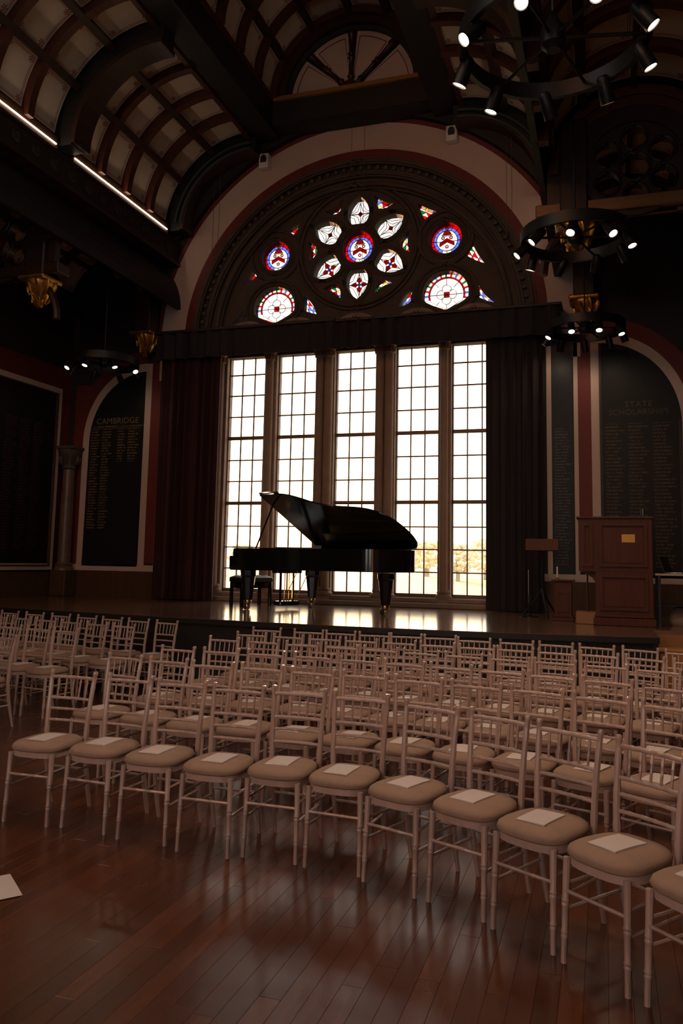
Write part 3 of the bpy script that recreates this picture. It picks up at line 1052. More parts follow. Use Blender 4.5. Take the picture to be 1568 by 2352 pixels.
def curved_panel(cx, cz, R, s, p0, p1, y0, y1, parent, name='ceiling_panel', n=6, thick=0.02):
    """panel bent round a vault; s mirrors about its own centre"""
    mb = MB()
    vs, fs = [], []
    for i in range(n + 1):
        a = p0 + (p1 - p0) * i / n
        for r in (R, R + thick):
            for y in (y0, y1):
                vs.append((cx + s * r * math.cos(a), y, cz + r * math.sin(a)))
    for i in range(n):
        b = i * 4
        fs += [(b, b + 1, b + 5, b + 4), (b + 2, b + 6, b + 7, b + 3), (b, b + 4, b + 6, b + 2), (b + 1, b + 3, b + 7, b + 5)]
    fs += [(0, 2, 3, 1), (n * 4, n * 4 + 1, n * 4 + 3, n * 4 + 2)]
    me = bpy.data.meshes.new(name)
    me.from_pydata(vs, [], fs)
    uv = me.uv_layers.new(name='UVMap')
    H = R * abs(p1 - p0)
    for poly in me.polygons:
        for li in poly.loop_indices:
            vi = me.loops[li].vertex_index
            uv.data[li].uv = (vs[vi][1] - y0, H * (vi // 4) / n)
    me.materials.append(MT['panel'])
    me.polygons.foreach_set('use_smooth', [True] * len(me.polygons))
    me.set_sharp_from_angle(angle=0.6)
    o = bpy.data.objects.new(name, me)
    COL.objects.link(o)
    o.parent = parent
    o['panel_w'] = float(y1 - y0)
    o['panel_h'] = float(H)
    return o


SVZ, SVR, SVU = 8.1, 1.75, 2.0
for s in (-1, 1):
    cx = CX + s * SVU
    for bi, ys in enumerate(BAY_Y):
        ncol = 4
        for c in range(ncol):
            y0 = ys + PITCH * c
            y1 = y0 + 0.60
            for (p0, p1) in ((6, 31.5), (35, 59.5), (63, 88)):
                curved_panel(cx, SVZ, SVR, s, p0 * D2R, p1 * D2R, y0, y1, ceil)
            if c:   # rib between columns
                a0, a1 = (2 * D2R, 90 * D2R) if s > 0 else (PI - 2 * D2R, PI / 2)
                MB().ring((cx, SVZ), SVR - 0.13, SVR + 0.03, y0 - 0.135, y0 - 0.01, a0, a1, 16).build('coffer_rib', MT['redwood'], ceil)
        # purlins
        for p in (33.2, 61.2):
            a0, a1 = (p - 1.9) * D2R, (p + 1.9) * D2R
            if s < 0:
                a0, a1 = PI - a0, PI - a1
            MB().ring((cx, SVZ), SVR - 0.14, SVR + 0.03, ys - 0.05, ys + 4 * PITCH - 0.1, a0, a1, 2).build('coffer_purlin', MT['darkwood'], ceil)
        # cornice ledge, LED strip, frieze
        u0, u1 = sorted((CX + s * 3.69, CX + s * 3.80))
        MB().box(u0, u1, ys - 0.02, ys + 4 * PITCH - 0.12, 7.98, 8.22).build('cornice_ledge', MT['wainscot'], ceil)
        a, b = sorted((CX + s * 3.678, CX + s * 3.69))
        MB().box(a, b, ys, ys + 4 * PITCH - 0.16, 8.077, 8.090).build('led_strip', MT['led'], ceil)
    a0, a1 = (0, PI / 2 + 0.05) if s > 0 else (PI, PI / 2 - 0.05)
    MB().ring((cx, SVZ), SVR + 0.02, SVR + 0.12, 3.0, 13.4, a0, a1, 20).build('vault_shell', MT['blackwood'], ceil)
    # great transverse ribs
    for yc in (6.60, 9.85, 13.16):
        w = 0.15
        MB().ring((cx, SVZ), SVR - 0.30, SVR + 0.05, yc - w, yc + w, a0, a1, 24).build('transverse_rib', MT['blackwood'], ceil)
        MB().ring((cx, SVZ), SVR - 0.36, SVR - 0.28, yc - w - 0.05, yc + w + 0.05, a0, a1, 24).build('rib_moulding', MT['darkwood'], ceil)
    # entablature beam and carved frieze under the cornice
    a, b = sorted((CX + s * 3.70, CX + s * 4.05))
    MB().box(a, b, 3.0, 13.4, 7.55, 8.0).build('entablature', MT['frieze'], ceil)
    for zz, t in ((7.55, 0.05), (7.98, 0.04)):
        a, b = sorted((CX + s * 3.66, CX + s * 4.08))
        MB().box(a, b, 3.0, 13.4, zz - t, zz + t * 0.2).build('entablature_moulding', MT['darkwood'], ceil)
    ros = MB().lathe([(0.10, 0), (0.10, 0.02), (0.06, 0.045), (0.03, 0.03), (0.0, 0.05)], n=10).mesh('frieze_rosette', MT['frieze'], True)
    for k in range(24):
        inst('frieze_rosette', ros, ceil, (CX + s * 3.70, 3.3 + k * 0.42, 7.76), (0, -s * PI / 2, 0))
    # longitudinal beam beside the central vault
    a, b = sorted((CX + s * 1.52, CX + s * 2.04))
    MB().box(a, b, 3.0, 13.4, 9.80, 10.42).build('main_beam', MT['blackwood'], ceil)
    a, b = sorted((CX + s * 2.02, CX + s * 2.10))
    MB().box(a, b, 3.0, 13.3, 9.76, 9.90).build('beam_moulding', MT['redwood'], ceil)
    a, b = sorted((CX + s * 1.49, CX + s * 1.56))
    MB().box(a, b, 3.0, 13.0, 10.34, 10.44).build('beam_moulding', MT['redwood'], ceil)

# central barrel vault
CZ, CR = 10.4, 1.55
for bi, ys in enumerate((3.45, 6.71, 9.97)):
    for c in range(4):
        y0 = ys + PITCH * c
        for k in range(6):
            p0 = (2 + 30 * k) if k < 3 else (3 + 30 * k)
            curved_panel(CX, CZ, CR, 1, (30 * k + 2.5) * D2R, (30 * k + 27.5) * D2R, y0, y0 + 0.6, ceil)
        if c:
            MB().ring((CX, CZ), CR - 0.12, CR + 0.03, y0 - 0.135, y0 - 0.01, 0, PI, 30).build('coffer_rib', MT['redwood'], ceil)
    for k in range(1, 6):
        a0, a1 = (30 * k - 1.8) * D2R, (30 * k + 1.8) * D2R
        MB().ring((CX, CZ), CR - 0.13, CR + 0.03, ys - 0.05, ys + 4 * PITCH - 0.1, a0, a1, 2).build('coffer_purlin', MT['darkwood'], ceil)
    MB().ring((CX, CZ), CR - 0.34, CR + 0.05, ys - 0.30, ys - 0.06, 0, PI, 36).build('transverse_rib', MT['darkwood'], ceil)
MB().ring((CX, CZ), CR + 0.02, CR + 0.12, 3.0, 13.2, 0, PI, 36).build('vault_shell', MT['blackwood'], ceil)

# lunette at the end of the central vault: fan of cream panels with turned spokes
LY = 12.98
MB().box(CX - 1.60, CX + 1.60, LY - 0.10, LY + 0.4, 9.90, 10.36).build('tie_beam', MT['blackwood'], ceil)
MB().box(CX - 1.55, CX + 1.55, LY - 0.16, LY + 0.05, 10.34, 10.42).build('lunette_sill', MT['oak'], ceil)
for r0, r1, y0, m in ((1.42, 1.56, LY - 0.20, 'redwood'), (1.28, 1.43, LY - 0.10, 'darkwood'), (1.20, 1.30, LY - 0.02, 'greenstone')):
    MB().ring((CX, CZ), r0, r1, y0, LY + 0.1, 0, PI, 40).build('lunette_ring', MT[m], ceil)
fan = []
for k in range(4):
    a0, a1 = (45 * k + 4.5) * D2R, (45 * k + 40.5) * D2R
    pts = arc(CX, CZ, 1.20, a0, a1, 10) + list(reversed(arc(CX, CZ, 0.20, a0, a1, 3)))
    MB().prism(pts, LY + 0.05, LY + 0.07).build('lunette_panel', MT['cream'], ceil)
    ln = MB()
    for (ra, rb, aa, ab) in ((0.27, 1.10, a0 + 0.05, a0 + 0.062), (0.27, 1.10, a1 - 0.062, a1 - 0.05)):
        ln.prism([(CX + ra * math.cos(aa), CZ + ra * math.sin(aa)), (CX + rb * math.cos(aa), CZ + rb * math.sin(aa)), (CX + rb * math.cos(ab), CZ + rb * math.sin(ab)), (CX + ra * math.cos(ab), CZ + ra * math.sin(ab))], LY + 0.044, LY + 0.05)
    ln.ring((CX, CZ), 1.09, 1.105, LY + 0.044, LY + 0.05, a0 + 0.05, a1 - 0.05, 8)
    ln.build('painted_red_line', MT['redpaint'], ceil)
MB().plate(arc(CX, CZ, 1.58, 0, PI, 40), [], LY + 0.08, LY + 0.12).build('lunette_back', MT['greenstone'], ceil)
for k in range(1, 4):
    a = 45 * k * D2R
    prof = []
    for t, r in ((0.16, 0.05), (0.24, 0.05), (0.27, 0.075), (0.33, 0.05), (0.6, 0.042), (0.64, 0.07), (0.68, 0.042), (0.72, 0.07), (0.76, 0.042), (1.05, 0.05), (1.10, 0.08), (1.2, 0.055)):
        prof.append((t, r))
    MB().tube([(CX + t * math.cos(a), LY, CZ + t * math.sin(a)) for t, r in prof], [r for t, r in prof], 10).build('lunette_spoke', MT['darkwood'], ceil, True)
MB().ring((CX, CZ), 0.0, 0.17, LY - 0.08, LY + 0.06, 0, PI, 12).build('lunette_hub', MT['darkwood'], ceil)
# dark green end arch between vault and window wall
MB().plate([(CX - 4.1, 8.0), (CX - 4.1, 12.6), (CX + 4.1, 12.6), (CX + 4.1, 8.0), (CX + 3.78, 8.0)] + arc(CX, AZ, 4.12, 33 * D2R, 147 * D2R, 30) + [(CX - 3.78, 8.0)], [], 13.28, 13.39).build('end_spandrel', MT['blackwood'], ceil)
for s in (-1, 1):
    a0, a1 = (0.1, PI / 2) if s > 0 else (PI - 0.1, PI / 2)
    for r, t in ((1.46, 0.05), (1.58, 0.04)):
        MB().tube([(CX + s * SVU + r * math.cos(a), 12.98, SVZ + r * math.sin(a)) for a in [a0 + (a1 - a0) * i / 20 for i in range(21)]], t, 8).build('end_arch_roll', MT['greenstone'], ceil, True)
MB().box(-10.9, 2.3, -8, 13.6, 12.4, 12.6).build('roof_deck', MT['blackwood'], ceil)

# ---- aisles: small barrel vaults, transverse rose screens
AU, AVZ, AVR = 4.79, 6.62, 1.08
for s in (-1, 1):
    cx = CX + s * AU
    for ys in (6.79, 10.06):
        for c in range(4):
            y0 = ys + PITCH * c
            for k in range(4):
                p0, p1 = (18 + 36 * k + 2) * D2R, (18 + 36 * k + 34) * D2R
                curved_panel(cx, AVZ, AVR, 1, p0, p1, y0, y0 + 0.6, ceil)
            if c:
                MB().ring((cx, AVZ), AVR - 0.10, AVR + 0.03, y0 - 0.135, y0 - 0.01, 0, PI, 20).build('coffer_rib', MT['redwood'], ceil)
        for k in range(5):
            a = (18 + 36 * k) * D2R
            MB().ring((cx, AVZ), AVR - 0.10, AVR + 0.03, ys - 0.05, ys + 4 * PITCH - 0.1, a - 0.03, a + 0.03, 2).build('coffer_purlin', MT['darkwood'], ceil)
    MB().ring((cx, AVZ), AVR + 0.02, AVR + 0.1, 3.0, 13.4, 0, PI, 24).build('vault_shell', MT['blackwood'], ceil)
    for yc in (9.85,):
        lobes = [arc(cx, 6.62, 0.17, 0, 2 * PI, 20)[:-1]]
        for k in range(6):
            a = PI / 6 + k * PI / 3
            lobes.append(arc(cx + 0.375 * math.cos(a), 6.62 + 0.375 * math.sin(a), 0.15, 0, 2 * PI, 18)[:-1])
        out = arc(cx, AVZ, 1.06, 0, PI, 28) + [(cx - 1.06, 6.06), (cx + 1.06, 6.06)]
        MB().plate(out, lobes, yc - 0.06, yc + 0.06).build('rose_screen', MT['darkwood'], ceil)
        for lp in lobes:
            c0 = (sum(p[0] for p in lp) / len(lp), sum(p[1] for p in lp) / len(lp))
            pts = [(c0[0] + (x - c0[0]) * 1.05, yc - 0.065, c0[1] + (z - c0[1]) * 1.05) for x, z in lp]
            MB().tube(pts + [pts[0]], 0.022, 6, False).build('rose_bead', MT['darkwood'], ceil, True)
        MB().ring((cx, 6.62), 0.58, 0.64, yc - 0.10, yc - 0.05, 0, 2 * PI, 36).build('rose_ring', MT['darkwood'], ceil)
        for r0, r1, dy in ((0.92, 1.04, 0.12), (0.80, 0.92, 0.08)):
            MB().ring((cx, AVZ), r0, r1, yc - dy, yc + dy, 0, PI, 28).build('screen_arch', MT['redwood'], ceil)
        MB().bevbox(cx - 1.2, cx + 1.2, yc - 0.15, yc + 0.15, 6.06, 6.22, 0.015).build('screen_beam', MT['oak'] if s > 0 else MT['darkwood'], ceil)  # right beam's warm lamp glow is put into its colour; left stays dark
        for q in (-1, 1):
            pts = []
            for i in range(9):
                t = i / 8 * PI / 2
                pts.append((cx + q * (1.12 - 0.65 * (1 - math.cos(t))), yc, 5.35 + 0.70 * math.sin(t)))
            MB().tube(pts, 0.055, 8).build('screen_brace', MT['darkwood'], ceil, True)


# ---- gilded corbels
def corbel(loc, label):
    r = thing('gilded_corbel', label, 'corbel', loc, 0, 'gilded corbels under the roof ribs')
    MB().lathe([(0.04, -0.30), (0.07, -0.27), (0.05, -0.22), (0.12, -0.12), (0.18, 0.0), (0.22, 0.06), (0.22, 0.10)], n=14).build('bell', MT['gold'], r, True)
    leaf = MB().lathe([(0.006, 0), (0.035, 0.05), (0.05, 0.13), (0.035, 0.20), (0.01, 0.24)], n=7, sy=0.5).mesh('leaf', MT['gold'], True)
    for ringi, (rr, zz, nn) in enumerate(((0.10, -0.24, 8), (0.17, -0.10, 10))):
        for k in range(nn):
            a = 2 * PI * (k + 0.5 * ringi) / nn
            inst('leaf', leaf, r, (rr * math.cos(a), rr * math.sin(a), zz), (0.35 * math.sin(a) * -1, 0.35 * math.cos(a), a))
    MB().bevbox(-0.24, 0.24, -0.24, 0.24, 0.10, 0.17, 0.02).build('abacus', MT['gold'], r)
    MB().bevbox(-0.17, 0.17, -0.17, 0.17, 0.17, 1.45, 0.02).build('wall_post', MT['darkwood'], r)


corbel((CX - 4.02, 9.85, 5.86), 'gilded leaf corbel under the roof rib at the upper left edge')
corbel((CX + 4.06, 9.85, 5.84), 'gilded leaf corbel glinting behind the ring of the middle chandelier')
corbel((CX - 4.22, 13.15, 5.95), 'gilded corbel on the window wall above the CAMBRIDGE board')
corbel((CX + 4.10, 13.15, 5.95), 'gilded corbel on the window wall above the far right chandelier')


# ================================================================== FURNISHINGS OF THE WALL
def frame_rect(mb, x0, x1, z0, z1, w, y0, y1):
    mb.box(x0, x0 + w, y0, y1, z0, z1).box(x1 - w, x1, y0, y1, z0, z1).box(x0 + w, x1 - w, y0, y1, z0, z0 + w).box(x0 + w, x1 - w, y0, y1, z1 - w, z1)


GOLDT = plain('gilt_lettering', (0.22, 0.15, 0.07), 0.45, 0.3, 0.1, 9)
FAINT = plain('dark_gilt_lettering', (0.055, 0.032, 0.018), 0.5, 0.2, 0.1, 9)  # gilt lettering in a darker, duller tone

# CAMBRIDGE board
bm1 = board_mat('cambridge_board_paint', (0.010, 0.010, 0.011), (0.20, 0.13, 0.055), [(-0.60, -0.37, 4.26, 2.26), (-0.34, -0.10, 4.26, 2.26), (0.02, 0.22, 4.26, 3.6), (0.26, 0.52, 4.26, 3.6), (-0.56, 1.2, 4.345, 4.29)], 0, 0.055, 0.85)
hb = thing('honours_board', 'tall dark honours board headed CAMBRIDGE with a quarter-arch top, left of the curtain', 'board', (CX - 4.92, YW - 0.02, 0))
pts = [(0.60, 1.53), (0.60, 5.40)] + [(x - (CX - 4.92), z) for x, z in arc(CX - 4.30, 4.02, 1.26, PI / 2, PI, 20, 1.37)] + [(-0.66, 1.53)]
MB().prism(pts, -0.01, 0.012).build('board_panel', bm1, hb)
text('CAMBRIDGE', 0.17, (0.0, -0.013, 4.42), (PI / 2, 0, 0), GOLDT, hb, sp=1.05)
MB().box(-0.58, 0.55, -0.013, -0.009, 4.275, 4.281).build('gilt_rule', GOLDT, hb)

# STATE SCHOLARSHIPS board
bm2 = board_mat('scholarships_board_paint', (0.010, 0.009, 0.009), (0.085, 0.055, 0.03), [(-0.52, -0.22, 4.03, 1.7), (-0.17, 0.16, 4.03, 1.7), (0.21, 0.54, 4.03, 1.7)], 0, 0.058, 0.9)
hb = thing('honours_board', 'dark honours board headed STATE SCHOLARSHIPS behind the lectern', 'board', (CX + 4.92, YW - 0.02, 0))
pts = [(-0.60, 1.53), (-0.60, 5.40)] + [(x - (CX + 4.92), z) for x, z in arc(CX + 4.30, 4.02, 1.26, PI / 2, 0, 20, 1.37)] + [(0.66, 1.53)]
MB().prism(pts, -0.01, 0.012).build('board_panel', bm2, hb)
text('STATE', 0.13, (0.0, -0.013, 4.34), (PI / 2, 0, 0), FAINT, hb, sp=1.2)
text('SCHOLARSHIPS', 0.13, (0.0, -0.013, 4.21), (PI / 2, 0, 0), FAINT, hb, sp=1.05)
mbf = MB()
mbf.box(-0.61, -0.57, -0.03, 0.0, 1.53, 5.38).box(0.60, 0.64, -0.03, 0.0, 1.53, 4.05)
mbf.build('board_frame', MT['blackwood'], hb)

# narrow boards half hidden by the curtains
bm3 = board_mat('narrow_board_paint', (0.016, 0.02, 0.026), (0.085, 0.085, 0.085), [(-0.14, 0.15, 4.0, 1.7)], 0, 0.05, 0.8)
hb = thing('honours_board', 'narrow blue-black honours board beside the right curtain, behind the music stand', 'board', (CX + 3.72, YW - 0.02, 0))
MB().prism([(-0.26, 1.56), (-0.26, 5.5), (0.17, 5.5), (0.17, 1.56)], -0.01, 0.012).build('board_panel', bm3, hb)
hb = thing('honours_board', 'narrow black honours board edge showing beside the left curtain', 'board', (CX - 3.72, YW - 0.02, 0))
MB().prism([(-0.17, 1.56), (-0.17, 5.5), (0.26, 5.5), (0.26, 1.56)], -0.01, 0.012).build('board_panel', bm3, hb)

# board on the left wall
bm4 = board_mat('wall_board_paint', (0.008, 0.006, 0.006), (0.06, 0.028, 0.018), [(-0.80, -0.5, 4.3, 1.8), (-0.42, -0.1, 4.3, 1.8), (-0.02, 0.28, 4.3, 1.8), (0.34, 0.62, 4.3, 1.8)], 0, 0.055, 0.8)
hb = thing('honours_board', 'large rectangular honours board with cream border on the left wall', 'board', (-10.44, 12.0, 0), PI / 2)
MB().prism([(-1.4, 1.52), (-1.4, 4.92), (0.93, 4.92), (0.93, 1.52)], -0.03, 0.0).build('board_panel', bm4, hb)
g = MB()
frame_rect(g, -1.52, 1.08, 1.44, 5.06, 0.12, -0.05, 0.0)
g.build('cream_border', MT['cream'], hb)
g = MB()
frame_rect(g, -1.42, 0.97, 1.51, 4.95, 0.03, -0.07, 0.0)
g.build('gilt_bead', MT['wainscot'], hb)

# red field on left wall around its board
for (y0, y1, z0, z1) in ((10.0, 13.4, 5.06, 5.5), (13.08, 13.4, 1.4, 5.06)):
    MB().box(-10.452, -10.44, y0, y1, z0, z1).build('red_field', MT['redpaint'], bpy.data.objects['wall_left'])
MB().box(-10.455, -10.43, 9.0, 13.4, SZ, 1.40).build('wainscot', MT['wainscot'], bpy.data.objects['wall_left'])


# corner column
def column(x, label):
    r = thing('stone_column', label, 'column', (x, 13.2, SZ))
    MB().bevbox(-0.18, 0.18, -0.18, 0.18, 0, 0.50, 0.02).build('pedestal', MT['wainscot'], r)
    MB().lathe([(0.19, 0.50), (0.19, 0.55), (0.15, 0.58), (0.17, 0.62), (0.13, 0.66)], n=18).build('base', MT['marble'], r, True)
    MB().lathe([(0.125, 0.64), (0.125, 1.6), (0.112, 2.52)], n=18).build('shaft', MT['marble'], r, True)
    MB().lathe([(0.12, 2.50), (0.15, 2.53), (0.12, 2.57), (0.13, 2.66), (0.17, 2.76), (0.22, 2.84), (0.22, 2.90)], n=18).build('capital', MT['stone'], r, True)
    leaf = MB().lathe([(0.006, 0), (0.03, 0.05), (0.04, 0.12), (0.012, 0.19)], n=6, sy=0.5).mesh('capital_leaf', MT['stone'], True)
    for k in range(10):
        a = 2 * PI * k / 10
        inst('capital_leaf', leaf, r, (0.145 * math.cos(a), 0.145 * math.sin(a), 2.59), (0, 0.3, a))
    MB().bevbox(-0.2, 0.2, -0.2, 0.2, 2.90, 2.97, 0.015).build('abacus', MT['stone'], r)


column(-10.22, 'slender stone column with leafy capital in the corner by the left boards')


# curtains and valance
def pleats(name, x0, x1, z0, z1, y, amp, wl, mat, parent, nz=1, flare=0.0):
    n = max(8, int((x1 - x0) / wl * 12))
    vs, fs = [], []
    rnd = random.Random(int(x0 * 100) + 5)
    ph = [rnd.random() * 0.8 for _ in range(n + 1)]
    for j in range(nz + 1):
        z = z0 + (z1 - z0) * j / nz
        for i in range(n + 1):
            x = x0 + (x1 - x0) * i / n
            p = 2 * PI * (x - x0) / wl + 0.5 * math.sin(3 * x)
            a = amp * (1 + flare * (1 - j / nz)) * (0.75 + 0.5 * math.sin(1.7 * x + 2))
            yy = y + a * math.sin(p) + 0.3 * a * math.sin(2.3 * p + 1)
            for k in (0, 1):
                vs.append((x, yy + k * 0.012, z))
    W_ = (n + 1) * 2
    for j in range(nz):
        for i in range(n):
            b = j * W_ + i * 2
            fs.append((b, b + 2, b + W_ + 2, b + W_))
            fs.append((b + 1, b + W_ + 1, b + W_ + 3, b + 3))
    for i in range(n):
        b = i * 2
        fs.append((b, b + 1, b + 3, b + 2))
        t = nz * W_ + i * 2
        fs.append((t, t + 2, t + 3, t + 1))
    return MB().add(vs, fs).build(name, mat, parent, True)


cu = thing('curtain', 'tall dark red velvet curtain drawn to the left of the window', 'curtain', (0, 0, 0))
pleats('curtain_cloth', -8.20, -6.90, SZ + 0.02, 5.75, 13.16, 0.055, 0.17, MT['curtain'], cu, 3, 0.3)
cu = thing('curtain', 'tall near-black velvet curtain drawn to the right of the window', 'curtain', (0, 0, 0))
pleats('curtain_cloth', -1.88, -0.93, SZ + 0.02, 5.75, 13.16, 0.055, 0.17, MT['pelmet'], cu, 3, 0.3)
pl = thing('valance', 'long black pleated valance across the top of the window', 'curtain', (0, 0, 0))
pleats('valance_cloth', -8.22, -0.62, 5.50, 6.02, 12.98, 0.035, 0.30, MT['pelmet'], pl, 2, 0.2)
MB().bevbox(-8.24, -4.55, 12.94, 13.36, 6.00, 6.06, 0.01).build('valance_rail', MT['blackwood'], pl)
MB().bevbox(-4.55, -0.60, 12.94, 13.36, 5.98, 6.03, 0.01).build('valance_rail', MT['blackwood'], pl)


# wall speakers and hanging wires
def speaker(x, z, label):
    r = thing('wall_speaker', label, 'speaker', (x, YW - 0.02, z), 0, 'wall speakers on the arch')
    MB().bevbox(-0.10, 0.10, -0.14, 0.0, -0.145, 0.145, 0.012).build('cabinet', MT['white'], r)
    MB().prism([(-0.058, -0.04), (0.058, -0.04), (0.064, 0.03), (0.05, 0.085), (0.02, 0.11), (-0.02, 0.11), (-0.05, 0.085), (-0.064, 0.03)], -0.150, -0.13).build('grille', MT['blackplastic'], r)


speaker(-6.20, 9.43, 'small white speaker on the left side of the cream arch')
speaker(-2.51, 9.43, 'small white speaker on the right side of the cream arch')
for k, (x, zt, zb, lb) in enumerate(((-7.22, 9.2, 7.4, 'thin cable hanging down the left of the cream arch, outer of two'), (-7.10, 9.2, 7.5, 'thin cable hanging down the left of the cream arch, inner of two'),
                                    (-4.39, 10.2, 8.95, 'thin cable hanging over the crown of the arch, left of two'), (-4.14, 10.2, 6.5, 'long thin cable hanging over the rose window, right of two'),
                                    (-1.53, 9.1, 7.3, 'thin cable hanging down the right of the cream arch, left of two'), (-1.44, 9.1, 7.2, 'thin cable hanging down the right of the cream arch, right of two'))):
    w = MB().tube([(x, 13.2, zt + 0.9 if k in (2, 3) else zt + 0.3), (x + 0.01, 13.2, (zt + zb) / 2), (x, 13.2, zb)], 0.0045, 5).build('hanging_cable', MT['wire'])
    tag(w, lb, 'cable', 'hanging cables')


# ================================================================== CHANDELIERS
def chandelier(loc, label, heads, top, radius=0.60, energy=30.0, seed=1):
    rnd = random.Random(seed)
    r = thing('ring_chandelier', label, 'chandelier', loc, 0, 'black ring chandeliers with spot lamps')
    # band
    MB().lathe([(radius - 0.02, -0.065), (radius + 0.02, -0.065), (radius + 0.02, 0.065), (radius - 0.02, 0.065), (radius - 0.02, -0.065)], n=48, caps=False).build('ring_band', MT['blackmetal'], r, True)
    for k in range(3):
        a = k * PI / 3 + 0.2
        MB().tube([(-radius * math.cos(a), -radius * math.sin(a), 0), (radius * math.cos(a), radius * math.sin(a), 0)], 0.014, 6).build('cross_bar', MT['blackmetal'], r)
    MB().lathe([(0.05, -0.10), (0.09, -0.06), (0.09, 0.06), (0.05, 0.12), (0.02, 0.2)], n=14).build('hub', MT['blackmetal'], r, True)
    MB().tube([(0, 0, 0.18), (0, 0, top - loc[2])], 0.011, 6).build('suspension_rod', MT['blackmetal'], r)
    hd = MB().lathe([(0.030, 0.12), (0.048, 0.10), (0.055, 0.0), (0.055, -0.09), (0.048, -0.09), (0.046, -0.075)], n=14).mesh('lamp_head', MT['blackmetal'], True)
    ln = MB().lathe([(0.043, -0.083), (0.043, -0.079)], n=14).mesh('lens', MT['lens'])
    for (a, tilt, azi) in heads:
        p = Vector((radius * math.cos(a), radius * math.sin(a), -0.14))
        MB().tube([(p.x, p.y, -0.06), (p.x, p.y, -0.10)], 0.012, 6).build('lamp_stem', MT['blackmetal'], r)
        h = inst('lamp_head', hd, r, p)
        q = Matrix.Rotation(azi, 4, 'Z') @ Matrix.Rotation(tilt, 4, 'Y')
        h.rotation_euler = q.to_euler()
        e = inst('lens', ln, h)
        l = bpy.data.lights.new('lamp_light', 'SPOT')
        l.energy = energy
        l.color = (1.0, 0.71, 0.50)
        l.spot_size = 130 * D2R
        l.spot_blend = 1.0
        l.shadow_soft_size = 0.04
        lo = bpy.data.objects.new('lamp_light', l)
        COL.objects.link(lo)
        lo.parent = h
        lo.location = (0, 0, -0.10)
    return r


def heads(n, off, seed, tilt=(0.35, 0.8)):
    rnd = random.Random(seed)
    out = []
    for k in range(n):
        a = 2 * PI * k / n + off
        out.append((a, -rnd.uniform(*tilt), a + rnd.uniform(-0.7, 0.7)))
    return out


E0 = 60.0
chandelier((-0.29, 5.45, 5.50), 'largest black ring chandelier, cut by the top right of the picture', heads(9, 0.3, 3), 8.5, 0.66, E0 * 0.92, 1)
chandelier((-0.26, 9.0, 5.46), 'middle black ring chandelier of the three at right, below the largest', heads(9, 0.5, 5), 8.5, 0.60, E0 * 0.28, 2)
chandelier((-0.23, 12.3, 5.36), 'lowest black ring chandelier at right, above the scholarships board', heads(9, 0.2, 8), 8.5, 0.58, E0 * 0.08, 3)
chandelier((-8.60, 11.9, 5.22), 'black ring chandelier hanging at left, above the CAMBRIDGE board', heads(8, 0.9, 11), 8.5, 0.60, E0 * 0.05, 4)


